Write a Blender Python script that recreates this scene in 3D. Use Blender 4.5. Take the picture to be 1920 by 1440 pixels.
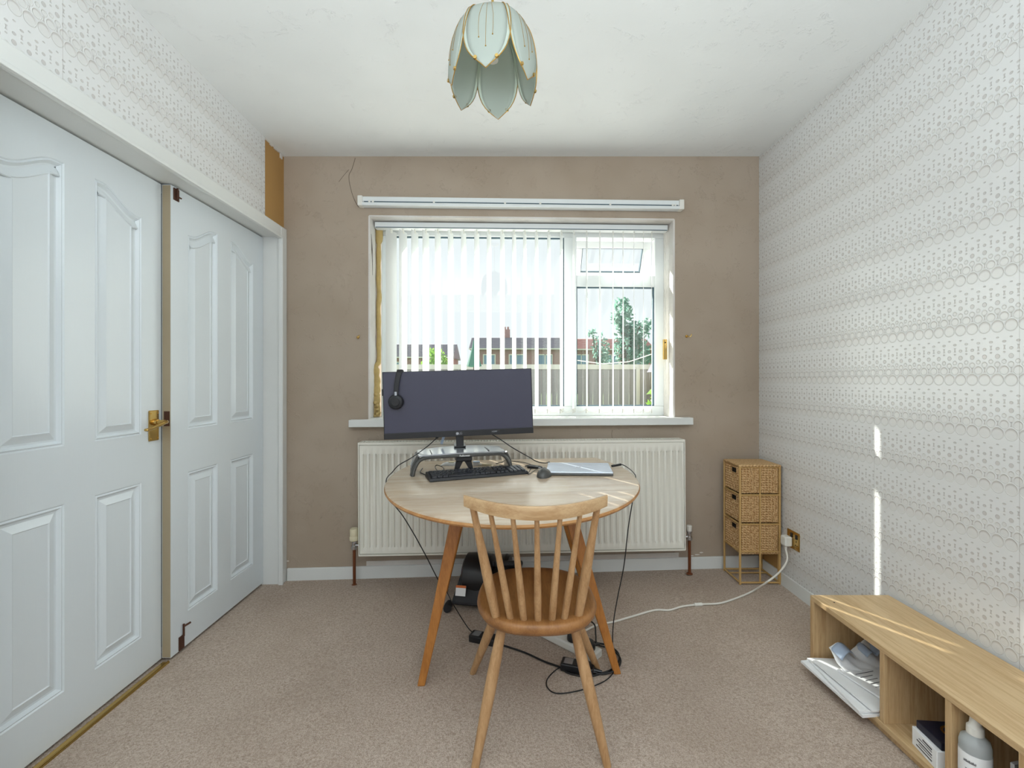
import bpy, bmesh, math, random
from mathutils import Vector, Matrix
from mathutils.geometry import tessellate_polygon
random.seed(7)
for o in list(bpy.data.objects): bpy.data.objects.remove(o)
scn = bpy.context.scene
COL = scn.collection
R = math.radians

# ------------------------------------------------------------------ camera, sky, sun, lights, exposure
cam_d = bpy.data.cameras.new('camera'); cam = bpy.data.objects.new('camera', cam_d); COL.objects.link(cam)
cam.location = (0, 0, 1.11); cam.rotation_euler = (R(90), 0, 0)
F = 870.0
cam_d.sensor_width = 36; cam_d.lens = F / 1920 * 36
cam_d.shift_x = 3 / 1920; cam_d.shift_y = -7 / 1920
cam_d.clip_start = 0.02; cam_d.clip_end = 400
scn.camera = cam

world = bpy.data.worlds.new('sky'); scn.world = world; world.use_nodes = True
wn = world.node_tree; bg = wn.nodes['Background']
bg.inputs[0].default_value = (0.93, 0.96, 1.0, 1); bg.inputs[1].default_value = 0.66

sun_d = bpy.data.lights.new('sun', 'SUN'); sun = bpy.data.objects.new('sun', sun_d); COL.objects.link(sun)
SUN_DIR = Vector((0.60, -1.0, -0.93)).normalized()
sun.rotation_euler = SUN_DIR.to_track_quat('-Z', 'Y').to_euler()
sun.location = (-6, 12, 10)
sun_d.energy = 12.0; sun_d.angle = R(0.6); sun_d.color = (1.0, 0.96, 0.9)

# added fill light behind the camera, aimed up to bounce off the ceiling
ar_d = bpy.data.lights.new('ceiling_bounce_fill', 'AREA'); ar = bpy.data.objects.new('ceiling_bounce_fill', ar_d); COL.objects.link(ar)
ar_d.shape = 'RECTANGLE'; ar_d.size = 2.3; ar_d.size_y = 0.8; ar_d.energy = 66; ar_d.color = (0.82, 0.93, 1.0)
ar.location = (0.1, -0.85, 1.35); ar.rotation_euler = (R(180), 0, 0)

vs = scn.view_settings
scn.display_settings.display_device = 'sRGB'
vs.view_transform = 'Standard'; vs.look = 'None'; vs.gamma = 1.0; vs.exposure = 0.70
vs.use_curve_mapping = False

# ------------------------------------------------------------------ geometry of the place
def fz(x): return 0.015 * (x - 0.1)              # the old floor falls a little to the left
def cz(x): return 2.40 + 0.0158 * (x - 0.1)
XL, XR, YR = -1.28, 1.456, -1.3
YB, WY = 2.67, 0.033                             # back wall, slightly out of square
BW = Matrix.Translation((0, YB, 0)) @ Matrix.Rotation(math.atan(WY), 4, 'Z')
def at(px, py, Y): return Vector(((px - 957) / F * Y, Y, 1.11 - (py - 713) / F * Y))
def on_floor(px, py, lift=0.0):
    x = 0
    for _ in range(6):
        y = F * (1.11 - fz(x) - lift) / (py - 713); x = (px - 957) / F * y
    return Vector((x, y, fz(x) + lift))
def tz(x): return 0.70 + 0.015 * (x - 0.1)
def on_table(px, py, lift=0.0):
    x = 0
    for _ in range(6):
        y = F * (1.11 - tz(x) - lift) / (py - 713); x = (px - 957) / F * y
    return Vector((x, y, tz(x) + lift))

def catmull(pts, n=8):
    P = [Vector(p) for p in pts]; out = []
    Q = [P[0] * 2 - P[1]] + P + [P[-1] * 2 - P[-2]]
    for i in range(1, len(Q) - 2):
        a, b, c, d = Q[i - 1:i + 3]
        for k in range(n):
            t = k / n
            out.append(0.5 * ((2 * b) + (c - a) * t + (2 * a - 5 * b + 4 * c - d) * t * t + (3 * b - a - 3 * c + d) * t ** 3))
    out.append(P[-1]); return out

class MB:
    def __init__(s): s.v = []; s.f = []
    def add(s, vs, fs):
        n = len(s.v); s.v += [Vector(v) for v in vs]; s.f += [tuple(i + n for i in f) for f in fs]; return s
    def box(s, x0, x1, y0, y1, z0, z1, M=None):
        vs = [Vector((x, y, z)) for x in (x0, x1) for y in (y0, y1) for z in (z0, z1)]
        if M is not None: vs = [M @ v for v in vs]
        return s.add(vs, [(0, 1, 3, 2), (4, 6, 7, 5), (0, 4, 5, 1), (2, 3, 7, 6), (0, 2, 6, 4), (1, 5, 7, 3)])
    def frustum(s, b, t):
        n = len(b); return s.add(list(b) + list(t), [tuple(range(n - 1, -1, -1)), tuple(range(n, 2 * n))] + [(i, (i + 1) % n, n + (i + 1) % n, n + i) for i in range(n)])
    def tube(s, pts, r, seg=8, cap=True, flat=1.0):
        P = [Vector(p) for p in pts]; n = len(P)
        rr = r if isinstance(r, (list, tuple)) else [r] * n
        T = [(P[min(i + 1, n - 1)] - P[max(i - 1, 0)]).normalized() for i in range(n)]
        up = Vector((0, 0, 1)) if abs(T[0].z) < .9 else Vector((1, 0, 0))
        N = (up - T[0] * up.dot(T[0])).normalized(); vs = []
        for i in range(n):
            N = (N - T[i] * N.dot(T[i])).normalized(); B = T[i].cross(N)
            for k in range(seg):
                a = 2 * math.pi * k / seg; vs.append(P[i] + (N * math.cos(a) * flat + B * math.sin(a)) * rr[i])
        fs = [(i * seg + k, i * seg + (k + 1) % seg, (i + 1) * seg + (k + 1) % seg, (i + 1) * seg + k) for i in range(n - 1) for k in range(seg)]
        if cap: fs += [tuple(range(seg - 1, -1, -1)), tuple((n - 1) * seg + k for k in range(seg))]
        return s.add(vs, fs)
    def cyl(s, a, b, r0, r1=None, seg=16): return s.tube([a, b], [r0, r0 if r1 is None else r1], seg)
    def lathe(s, prof, seg=24, M=None, close=True):
        M = M or Matrix(); n = len(prof); vs = []
        for r, z in prof:
            for k in range(seg):
                a = 2 * math.pi * k / seg; vs.append(M @ Vector((r * math.cos(a), r * math.sin(a), z)))
        fs = [(i * seg + k, i * seg + (k + 1) % seg, (i + 1) * seg + (k + 1) % seg, (i + 1) * seg + k) for i in range(n - 1) for k in range(seg)]
        if close: fs += [tuple(range(seg - 1, -1, -1)), tuple((n - 1) * seg + k for k in range(seg))]
        return s.add(vs, fs)
    def grid(s, fn, nu, nv):
        vs = [fn(i / nu, j / nv) for j in range(nv + 1) for i in range(nu + 1)]
        return s.add(vs, [(j * (nu + 1) + i, j * (nu + 1) + i + 1, (j + 1) * (nu + 1) + i + 1, (j + 1) * (nu + 1) + i) for j in range(nv) for i in range(nu)])
    def sphere(s, c, r, seg=16, rings=10, sc=(1, 1, 1)):
        M = Matrix.Translation(c) @ Matrix.Diagonal((*sc, 1))
        return s.lathe([(max(1e-5, r * math.sin(math.pi * i / rings)), -r * math.cos(math.pi * i / rings)) for i in range(rings + 1)], seg, M)
    def build(s, name, mat, parent=None, M=None, world=False, smooth=False, bevel=0, seg=2, angle=35, solid=0):
        vs = s.v
        if world and parent is not None:
            inv = WM[parent.name].inverted(); vs = [inv @ v for v in vs]
        elif world and M is not None:
            inv = M.inverted(); vs = [inv @ v for v in vs]
        me = bpy.data.meshes.new(name); me.from_pydata([tuple(v) for v in vs], [], s.f)
        bm = bmesh.new(); bm.from_mesh(me)
        if not solid: bmesh.ops.recalc_face_normals(bm, faces=bm.faces)
        bm.to_mesh(me); bm.free()
        if mat: me.materials.append(mat)
        if smooth:
            me.polygons.foreach_set('use_smooth', [True] * len(me.polygons)); me.set_sharp_from_angle(angle=R(angle))
        o = bpy.data.objects.new(name, me); COL.objects.link(o)
        if parent is not None: o.parent = parent; WM[o.name] = WM[parent.name]
        else:
            o.matrix_world = M or Matrix(); WM[o.name] = M or Matrix()
        if solid:
            m = o.modifiers.new('s', 'SOLIDIFY'); m.thickness = solid; m.offset = 0
        if bevel:
            m = o.modifiers.new('b', 'BEVEL'); m.width = bevel; m.segments = seg; m.limit_method = 'ANGLE'; m.angle_limit = R(40)
            if smooth: pass
        return o
WM = {}
def thing(name, label, cat, M=None, group=None):
    o = bpy.data.objects.new(name, None); COL.objects.link(o); o.empty_display_size = .05
    M = M or Matrix(); o.matrix_world = M; WM[o.name] = M.copy()
    return tag(o, label, cat, group)
def tag(o, label, cat, group=None):
    o['label'] = label; o['category'] = cat
    if group: o['group'] = group
    return o
def lab(o, label): o['label'] = label; return o
def struct(o): o['kind'] = 'structure'; return o
def TR(x, y, z, rz=0.0, ry=0.0, rx=0.0):
    return Matrix.Translation((x, y, z)) @ Matrix.Rotation(rz, 4, 'Z') @ Matrix.Rotation(ry, 4, 'Y') @ Matrix.Rotation(rx, 4, 'X')
def copy_part(src, parent, M):
    c = src.copy(); COL.objects.link(c); c.parent = parent; c.matrix_parent_inverse = Matrix(); c.matrix_local = M; WM[c.name] = WM[parent.name] @ M; return c
def text(name, body, size, mat, parent, M, align='CENTER', depth=.0002):
    cu = bpy.data.curves.new(name, 'FONT'); cu.body = body; cu.size = size; cu.align_x = align; cu.align_y = 'CENTER'; cu.extrude = depth
    t = bpy.data.objects.new(name, cu); COL.objects.link(t)
    me = bpy.data.meshes.new_from_object(t.evaluated_get(bpy.context.evaluated_depsgraph_get()))
    bpy.data.objects.remove(t); me.materials.clear(); me.materials.append(mat)
    o = bpy.data.objects.new(name, me); COL.objects.link(o); o.parent = parent; o.matrix_local = M; WM[o.name] = WM[parent.name] @ M
    return o

# ------------------------------------------------------------------ materials
def srgb(r, g, b):
    f = lambda c: (c / 255 / 12.92) if c <= 10 else ((c / 255 + .055) / 1.055) ** 2.4
    return (f(r), f(g), f(b), 1)
class NT:
    def __init__(s, name):
        s.m = bpy.data.materials.new(name); s.m.use_nodes = True; s.t = s.m.node_tree
        s.b = s.t.nodes['Principled BSDF']; s.out = s.t.nodes['Material Output']
    def n(s, typ, **kw):
        nd = s.t.nodes.new(typ)
        for k, v in kw.items(): setattr(nd, k, v)
        return nd
    def l(s, a, b): s.t.links.new(a, b)
    def put(s, sock, v):
        if isinstance(v, (int, float, tuple)): sock.default_value = v
        else: s.l(v, sock)
    def math(s, op, a, b=None, c=None):
        nd = s.n('ShaderNodeMath', operation=op); s.put(nd.inputs[0], a)
        if b is not None: s.put(nd.inputs[1], b)
        if c is not None: s.put(nd.inputs[2], c)
        return nd.outputs[0]
    def step(s, x, a, b):
        nd = s.n('ShaderNodeMapRange', interpolation_type='SMOOTHSTEP'); s.put(nd.inputs[0], x)
        nd.inputs[1].default_value = a; nd.inputs[2].default_value = b; nd.inputs[3].default_value = 0; nd.inputs[4].default_value = 1
        return nd.outputs[0]
    def mix(s, fac, a, b):
        nd = s.n('ShaderNodeMix', data_type='RGBA'); s.put(nd.inputs[0], fac); s.put(nd.inputs[6], a); s.put(nd.inputs[7], b); return nd.outputs[2]
    def coord(s, which='Object', scale=(1, 1, 1)):
        tc = s.n('ShaderNodeTexCoord'); mp = s.n('ShaderNodeMapping'); s.l(tc.outputs[which], mp.inputs[0]); mp.inputs[3].default_value = scale; return mp.outputs[0]
    def noise(s, vec, scale, detail=3, rough=.55, dist=0):
        nd = s.n('ShaderNodeTexNoise'); s.l(vec, nd.inputs[0]); nd.inputs['Scale'].default_value = scale; nd.inputs['Detail'].default_value = detail
        nd.inputs['Roughness'].default_value = rough; nd.inputs['Distortion'].default_value = dist; return nd.outputs[0]
    def bump(s, h, strength=.3, dist=.002):
        nd = s.n('ShaderNodeBump'); s.put(nd.inputs['Height'], h); nd.inputs['Strength'].default_value = strength; nd.inputs['Distance'].default_value = dist
        s.l(nd.outputs[0], s.b.inputs['Normal'])
    def base(s, c, rough=.5, metal=0, spec=.5):
        s.put(s.b.inputs['Base Color'], c); s.put(s.b.inputs['Roughness'], rough); s.b.inputs['Metallic'].default_value = metal; s.b.inputs['Specular IOR Level'].default_value = spec
        return s
def plain(name, c, rough=.5, metal=0, var=.06, scale=40, bump=.05, spec=.5):
    t = NT(name); v = t.coord(); n = t.noise(v, scale)
    c2 = tuple(x * (1 - var) for x in c[:3]) + (1,)
    t.base(t.mix(n, c, c2), rough, metal, spec)
    if bump: t.bump(n, bump, .001)
    return t.m
def wood(name, c, c2, axis='x', scale=14, rough=.45, stretch=12, bump=.06):
    t = NT(name); sc = {'x': (1, stretch, stretch), 'y': (stretch, 1, stretch), 'z': (stretch, stretch, 1)}[axis]
    v = t.coord('Object', sc); n = t.noise(v, scale / 4, 4, .6, .6); n2 = t.noise(v, scale * 2.5, 2, .5)
    k = t.math('ADD', t.math('MULTIPLY', n, .7), t.math('MULTIPLY', n2, .3))
    t.base(t.mix(t.step(k, .35, .68), c, c2), rough, 0, .4); t.bump(k, bump, .001)
    return t.m

def wallpaper():
    t = NT('embossed_wallpaper'); tc = t.n('ShaderNodeTexCoord'); sp = t.n('ShaderNodeSeparateXYZ'); t.l(tc.outputs['Object'], sp.inputs[0])
    u, v = sp.outputs[1], t.math('ADD', sp.outputs[2], .029); P, V = .038, .16
    vv = t.math('FLOORED_MODULO', v, V)
    uu = {ph: t.math('SUBTRACT', t.math('FLOORED_MODULO', t.math('ADD', u, ph * P), P), P / 2) for ph in (0, .5)}
    ring = 0.0; fill = 0.0; dark = 0.0; cres = 0.0
    def dist(ph, c, sx=1.0, off=0.0):
        return t.math('SQRT', t.math('ADD', t.math('POWER', t.math('MULTIPLY', uu[ph], sx), 2.0), t.math('POWER', t.math('SUBTRACT', vv, c + off), 2.0)))
    for ph, c, r in ((0, .021, .0178), (.5, .0495, .0128), (0, .0665, .0082), (.5, .0755, .0062)):
        d = dist(ph, c); f = t.step(d, r - .0004, r - .0022)
        f = t.math('SUBTRACT', 1.0, t.step(d, r - .0022, r - .0004))
        g = t.math('SUBTRACT', 1.0, t.step(t.math('ABSOLUTE', t.math('SUBTRACT', d, r)), .0004, .0016))
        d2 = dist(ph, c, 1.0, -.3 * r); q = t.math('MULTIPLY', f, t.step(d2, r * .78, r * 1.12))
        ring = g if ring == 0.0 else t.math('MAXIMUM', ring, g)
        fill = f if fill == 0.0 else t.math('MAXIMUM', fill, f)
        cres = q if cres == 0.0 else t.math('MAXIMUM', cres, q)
    for ph, c, r, sx in ((0, .0905, .0072, 1.0), (0, .1135, .0046, .8), (.5, .134, .0036, .6), (0, .1465, .0026, .55), (.5, .1025, .0028, .7)):
        d = dist(ph, c, sx); f = t.math('SUBTRACT', 1.0, t.step(d, r - .0012, r))
        dark = f if dark == 0.0 else t.math('MAXIMUM', dark, f)
    for ph, c, h, w in ((.5, .1165, .0068, .0017), (0, .0495, .0075, .0014)):
        a = t.math('SUBTRACT', 1.0, t.step(t.math('ABSOLUTE', t.math('SUBTRACT', vv, c)), h - .001, h))
        hh = t.math('MULTIPLY', t.math('POWER', t.math('SUBTRACT', vv, c), 2.0), 45.0)
        b = t.math('SUBTRACT', 1.0, t.step(t.math('SUBTRACT', t.math('ABSOLUTE', uu[ph]), hh), w - .0006, w + .0004))
        dark = t.math('MAXIMUM', dark, t.math('MULTIPLY', a, b))
    seam = t.math('SUBTRACT', 1.0, t.step(t.math('ABSOLUTE', t.math('SUBTRACT', t.math('FLOORED_MODULO', t.math('SUBTRACT', u, 1.327 - .265), .53), .265)), .0002, .0012))
    nz = t.noise(t.coord(), 6, 2)
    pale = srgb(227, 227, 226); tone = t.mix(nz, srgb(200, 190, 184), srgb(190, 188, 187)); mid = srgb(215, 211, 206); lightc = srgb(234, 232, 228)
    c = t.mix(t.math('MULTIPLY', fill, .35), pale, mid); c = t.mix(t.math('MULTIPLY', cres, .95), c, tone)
    c = t.mix(t.math('MULTIPLY', dark, .75), c, tone); c = t.mix(t.math('MULTIPLY', ring, .9), c, lightc); c = t.mix(t.math('MULTIPLY', seam, .5), c, srgb(150, 140, 130))
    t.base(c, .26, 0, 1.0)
    h = t.math('SUBTRACT', t.math('MULTIPLY', ring, .8), t.math('ADD', t.math('MULTIPLY', fill, .3), t.math('MULTIPLY', dark, .7)))
    t.bump(h, .75, .0018)
    return t.m
def carpet():
    t = NT('carpet_pile'); v = t.coord(); a = t.noise(v, 330, 2, .6); b = t.noise(v, 120, 2, .6, .4); c = t.noise(v, 2.2, 3)
    k = t.math('ADD', t.math('MULTIPLY', a, .55), t.math('MULTIPLY', b, .45))
    col = t.mix(t.step(k, .32, .68), srgb(164, 144, 127), srgb(214, 198, 184))
    col = t.mix(t.math('MULTIPLY', t.step(c, .4, .7), .28), col, srgb(150, 130, 114))
    t.base(col, .95, 0, .1); t.bump(k, 1.0, .006); return t.m
def plaster(name, c, c2, strokes=.5, dist=.003, th=.5):
    t = NT(name); v = t.coord(); n = t.noise(v, 9, 5, .65, 1.5); n2 = t.noise(v, 46, 3, .6, 2.2); g = t.noise(v, 2.5, 2)
    h = t.math('ADD', t.math('MULTIPLY', t.math('MULTIPLY', t.step(n2, .48, .62), t.step(n, th, th + .12)), 1.0), t.math('MULTIPLY', n, .35))
    t.base(t.mix(t.step(g, .3, .7), c, c2), .85, 0, .2); t.bump(h, strokes, dist); return t.m

def glassy(name, tint=(1, 1, 1, 1), rough=0.0):
    t = NT(name); tr = t.n('ShaderNodeBsdfTransparent'); tr.inputs[0].default_value = tint
    gl = t.n('ShaderNodeBsdfGlossy'); gl.inputs['Roughness'].default_value = rough
    lw = t.n('ShaderNodeLayerWeight'); lw.inputs[0].default_value = .5; mx = t.n('ShaderNodeMixShader')
    fac = t.math('ADD', .04, t.math('MULTIPLY', t.math('POWER', lw.outputs['Facing'], 5.0), .9))
    t.l(fac, mx.inputs[0]); t.l(tr.outputs[0], mx.inputs[1]); t.l(gl.outputs[0], mx.inputs[2]); t.l(mx.outputs[0], t.out.inputs[0]); return t.m
def translucent(name, c, amount, rough=.6, clear=0.0):
    t = NT(name); t.base(c, rough); tl = t.n('ShaderNodeBsdfTranslucent'); tl.inputs[0].default_value = c; mx = t.n('ShaderNodeMixShader'); mx.inputs[0].default_value = amount
    t.l(t.b.outputs[0], mx.inputs[1]); t.l(tl.outputs[0], mx.inputs[2]); out = mx.outputs[0]
    if clear:
        tp = t.n('ShaderNodeBsdfTransparent'); tp.inputs[0].default_value = c; m2 = t.n('ShaderNodeMixShader'); m2.inputs[0].default_value = clear
        t.l(out, m2.inputs[1]); t.l(tp.outputs[0], m2.inputs[2]); out = m2.outputs[0]
    t.l(out, t.out.inputs[0]); return t.m
def weave():
    t = NT('woven_rattan'); v = t.coord(); sp = t.n('ShaderNodeSeparateXYZ'); t.l(v, sp.inputs[0])
    w = t.math('ADD', sp.outputs[0], sp.outputs[1]); p = t.math('MULTIPLY', w, 2 * math.pi / .018); q = t.math('MULTIPLY', sp.outputs[2], 2 * math.pi / .013)
    h = t.math('MULTIPLY', t.math('SINE', p), t.math('SINE', q)); n = t.noise(v, 120, 3)
    k = t.math('ADD', t.math('MULTIPLY', h, .25), n)
    t.base(t.mix(t.step(k, .3, .75), srgb(168, 126, 78), srgb(228, 194, 146)), .65, 0, .3); t.bump(k, .5, .002); return t.m

M = {}
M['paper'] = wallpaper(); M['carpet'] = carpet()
M['taupe'] = plaster('taupe_painted_plaster', srgb(178, 163, 147), srgb(170, 154, 137), .55, .003, .52)
M['ceil'] = plaster('white_stippled_ceiling', srgb(240, 242, 241), srgb(236, 238, 237), .5, .004, .56)
M['reveal'] = plaster('white_rough_reveal', srgb(228, 226, 222), srgb(214, 206, 198), .5, .003, .45)
M['bare'] = plain('bare_tan_board', srgb(184, 142, 84), .8, 0, .15, 8, .1)
M['gloss'] = plain('white_gloss_paint', srgb(226, 227, 224), .28, 0, .03, 18, .06)
def doorpaint():
    t = NT('white_woodgrain_door'); v = t.coord('Object', (10, 22, 1.2)); n = t.noise(v, 7, 4, .6, .8)
    t.base(srgb(224, 231, 235), .26, 0, .6); t.bump(n, .16, .0016); return t.m
M['door'] = doorpaint()
M['upvc'] = plain('white_window_plastic', srgb(228, 232, 232), .35, 0, .03, 12, .02)
M['gasket'] = plain('grey_rubber_gasket', srgb(70, 92, 104), .6)
M['glass'] = glassy('window_glass', (.94, .97, .96, 1))
M['slat'] = translucent('white_blind_fabric', srgb(232, 234, 234), .52, .7)
M['wplastic'] = plain('white_plastic', srgb(232, 230, 222), .4, 0, .03, 20, .02)
M['cream'] = plain('cream_plastic', srgb(226, 216, 184), .45)
M['rad'] = plain('cream_white_enamel', srgb(236, 233, 222), .35, 0, .03, 10, .02)
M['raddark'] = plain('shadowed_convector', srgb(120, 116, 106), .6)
M['foam'] = plain('yellow_expanding_foam', srgb(206, 178, 116), .8, 0, .35, 40, .6)
M['brass'] = plain('polished_brass', srgb(206, 172, 104), .22, 1, .1, 30, .03)
M['gold'] = plain('brass_wire', srgb(190, 148, 70), .35, 1)
M['copper'] = plain('painted_copper_pipe', srgb(128, 74, 44), .4, .4, .2)
M['chrome'] = plain('chrome', srgb(200, 200, 204), .2, 1)
M['rust'] = plain('rusty_iron', srgb(96, 62, 46), .7, .3, .4, 60, .3)
M['black'] = plain('black_plastic', srgb(28, 28, 31), .38, 0, .1, 60, .03)
M['blackm'] = plain('matt_black_plastic', srgb(36, 36, 40), .6, 0, .1, 60, .05)
M['cable'] = plain('black_rubber_cable', srgb(24, 24, 26), .5)
M['wcable'] = plain('white_rubber_cable', srgb(232, 228, 218), .45)
M['screen'] = plain('monitor_screen', srgb(58, 58, 78), .38, 0, .03, 3, 0, .6)
M['key'] = plain('black_key', srgb(44, 46, 52), .3)
M['silver'] = plain('silver_plastic', srgb(176, 180, 186), .18, .6)
M['grey'] = plain('dark_grey_plastic', srgb(84, 84, 82), .35, .2)
M['laptop'] = plain('silver_aluminium', srgb(204, 212, 226), .3, .35)
M['beech'] = wood('pale_beech', srgb(190, 152, 110), srgb(158, 118, 78), 'z', 16, .45, 10)
M['beechseat'] = wood('elm_seat', srgb(160, 112, 66), srgb(126, 84, 46), 'y', 10, .4, 8)
M['beechrail'] = wood('pale_beech_rail', srgb(194, 162, 122), srgb(168, 132, 92), 'x', 16, .45, 10)
M['elm'] = wood('elm_table_top', srgb(206, 188, 166), srgb(186, 162, 136), 'x', 9, .24, 9)
M['elm'].node_tree.nodes['Principled BSDF'].inputs['Specular IOR Level'].default_value = .9
M['elmedge'] = wood('honey_elm', srgb(196, 146, 92), srgb(164, 112, 64), 'x', 9, .35, 9)
M['legwood'] = wood('honey_beech_leg', srgb(186, 124, 60), srgb(156, 98, 42), 'z', 12, .35, 10)
M['oak'] = wood('oak_veneer', srgb(210, 181, 139), srgb(186, 153, 110), 'y', 15, .5, 22)
M['oakv'] = wood('oak_veneer_upright', srgb(204, 173, 130), srgb(178, 143, 100), 'z', 15, .5, 22)
M['edge'] = plain('aged_cream_door_edge', srgb(172, 156, 128), .4, 0, .12, 12, .05)
M['weave'] = weave()
M['cane'] = plain('cane_pole', srgb(206, 166, 104), .5, 0, .25, 40, .1)
M['white'] = plain('white_card', srgb(240, 240, 240), .7, 0, .03)
M['blue'] = plain('pale_blue_paper', srgb(176, 192, 214), .7, 0, .05)
M['navy'] = plain('navy_card', srgb(26, 28, 46), .35)
M['ink'] = plain('grey_print', srgb(90, 88, 92), .7)
M['frost'] = translucent('frosted_petal_glass', srgb(206, 213, 206), .45, .2, .18)
M['bevelglass'] = translucent('clear_bevelled_edge', srgb(232, 240, 232), .3, .1, .45)
M['clear'] = glassy('clear_plastic', (.86, .9, .92, 1), .08)
M['milk'] = translucent('milky_plastic', srgb(222, 226, 226), .4, .3, .15)
M['liquid'] = plain('clear_gel', srgb(150, 158, 160), .2)
M['purple'] = plain('purple_plastic', srgb(92, 52, 150), .4)
M['orange'] = plain('orange_print', srgb(214, 112, 52), .6)
M['crack'] = plain('dark_crack', srgb(84, 72, 64), .9)
M['brick'] = plain('house_brick', srgb(176, 138, 136), .9, 0, .3, 3, .1)  # brick and roof tile colours are lightened to stand for haze
M['tile'] = plain('roof_tile', srgb(196, 152, 148), .9, 0, .3, 2, .1)
M['tileg'] = plain('grey_roof_tile', srgb(152, 148, 158), .9, 0, .3, 2, .1)
M['pane'] = plain('far_window_pane', srgb(120, 150, 180), .2)
M['render'] = plain('pale_render', srgb(226, 224, 220), .8)
M['fence'] = plain('hazed_fence_board', srgb(158, 154, 156), .9, 0, .3, 12, .2)  # board grey lightened too, haze put into the colour
M['conc'] = plain('concrete', srgb(214, 212, 206), .9)
M['leaf'] = translucent('tree_leaf', srgb(118, 156, 142), .5, .6)
M['leaf2'] = translucent('bright_leaf', srgb(134, 172, 74), .4, .6)
M['bark'] = plain('bark', srgb(92, 76, 62), .9, 0, .3, 20, .4)
M['grass'] = plain('lawn_grass', srgb(112, 138, 74), .95, 0, .4, 30, .5)
M['green'] = plain('green_canvas', srgb(60, 112, 96), .8)
M['yellow'] = plain('yellow_painted_board', srgb(226, 206, 110), .7)
M['dark'] = plain('void_shade', srgb(20, 16, 14), .9)  # near-black colour that stands for the shade in gaps and holes

# ------------------------------------------------------------------ the room
def quad(pts): return MB().add(pts, [(0, 1, 2, 3)])
fb = MB(); n = 12
fb.grid(lambda a, b: Vector((-1.5 + 2.98 * a, YR + (2.85 - YR) * b, fz(-1.5 + 2.98 * a))), n, n)
struct(fb.build('floor', M['carpet']))
cb = MB(); cb.frustum([Vector((x, y, cz(x))) for x, y in ((-1.5, YR - .1), (1.6, YR - .1), (1.6, 2.9), (-1.5, 2.9))], [Vector((x, y, cz(x) + .12)) for x, y in ((-1.5, YR - .1), (1.6, YR - .1), (1.6, 2.9), (-1.5, 2.9))])
struct(cb.build('ceiling', M['ceil']))

# right wall
def yb(x): return YB + WY * x
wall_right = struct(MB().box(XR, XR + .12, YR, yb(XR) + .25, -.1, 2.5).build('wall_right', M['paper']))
lab(MB().box(XR - .002, XR + .01, 2.50, yb(XR) + .1, .075, .215).build('bare_patch', M['bare'], wall_right), 'bare tan patch without wallpaper behind the rattan tower')
# left wall: wallpapered strip above the doors, near pier, bare strip
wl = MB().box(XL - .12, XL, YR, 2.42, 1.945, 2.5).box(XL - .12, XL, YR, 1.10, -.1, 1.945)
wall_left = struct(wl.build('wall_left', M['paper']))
lab(MB().box(XL - .12, XL - .003, 2.42, yb(XL) + .2, 1.945, 2.5).build('bare_strip', M['bare'], wall_left), 'bare tan strip without wallpaper beside the back wall')
tp = MB()
for i in range(9):
    y = 2.425 + i * .022; tp.box(XL - .003, XL + .002, y, y + .023, cz(XL) - .006 - .012 * random.random() - (.018 if i == 7 else 0), cz(XL) + .01)
lab(tp.build('torn_edge', M['reveal'], wall_left), 'torn flaking plaster along the ceiling')
# rear wall with an unseen opening added behind the camera to let sky light in
struct(MB().box(-1.5, -1.1, YR - .1, YR, -.1, 2.5).box(1.3, 1.6, YR - .1, YR, -.1, 2.5).box(-1.1, 1.3, YR - .1, YR, 2.15, 2.5).build('wall_rear', M['taupe']))

# back wall with window opening (local frame BW)
WX0, WX1, WZ0, WZ1 = -.805, .953, .885, 2.046
wb = MB(); T = .28
for x0, x1, z0, z1 in ((-1.75, WX0, -.1, 2.5), (WX1, 1.75, -.1, 2.5), (WX0, WX1, -.1, WZ0), (WX0, WX1, WZ1, 2.5)):
    wb.box(x0, x1, 0, T, z0, z1)
wall_back = struct(wb.build('wall_back', M['taupe'], M=BW))
# thin white render lining of the reveal
rv = MB().box(WX0, WX0 + .006, -.001, .15, WZ0, WZ1).box(WX1 - .006, WX1, -.001, .15, WZ0, WZ1).box(WX0, WX1, -.001, .15, WZ1 - .006, WZ1)
for x0, x1, z0, z1 in ((WX0 - .004, WX0 + .004, WZ0, WZ1), (WX1 - .004, WX1 + .004, WZ0, WZ1), (WX0, WX1, WZ1 - .004, WZ1 + .004)):
    rv.box(x0, x1, -.003, .02, z0, z1)
lab(rv.build('reveal_lining', M['reveal'], wall_back), 'rough white painted plaster reveal')
ck = MB()
def wline(pts, r, y=0.0): ck.tube(catmull([Vector(((px - 957) / F * (YB + WY * (px - 957) / F * YB), y, 1.11 + (713 - py) / F * (YB + WY * (px - 957) / F * YB))) for px, py in pts], 4), r, 5)
wline([(666, 296), (660, 316), (654, 330), (657, 352), (664, 374), (672, 388)], .0012)
wline([(654, 318), (645, 328), (635, 341)], .001)
ck.build('crack', M['crack'], wall_back)
ck = MB(); wline([(1148, 806), (1147, 815), (1149, 826)], .0009); ck.build('crack', M['crack'], wall_back)
ck = MB().tube([(WX0 + .006, .02, 1.95), (WX0 + .006, .028, 1.90), (WX0 + .006, .032, 1.86), (WX0 + .006, .04, 1.83), (WX0 + .006, .046, 1.78), (WX0 + .006, .05, 1.72)], [.001, .003, .005, .003, .002, .001], 5)
ck.build('crack', M['crack'], wall_back)
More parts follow.
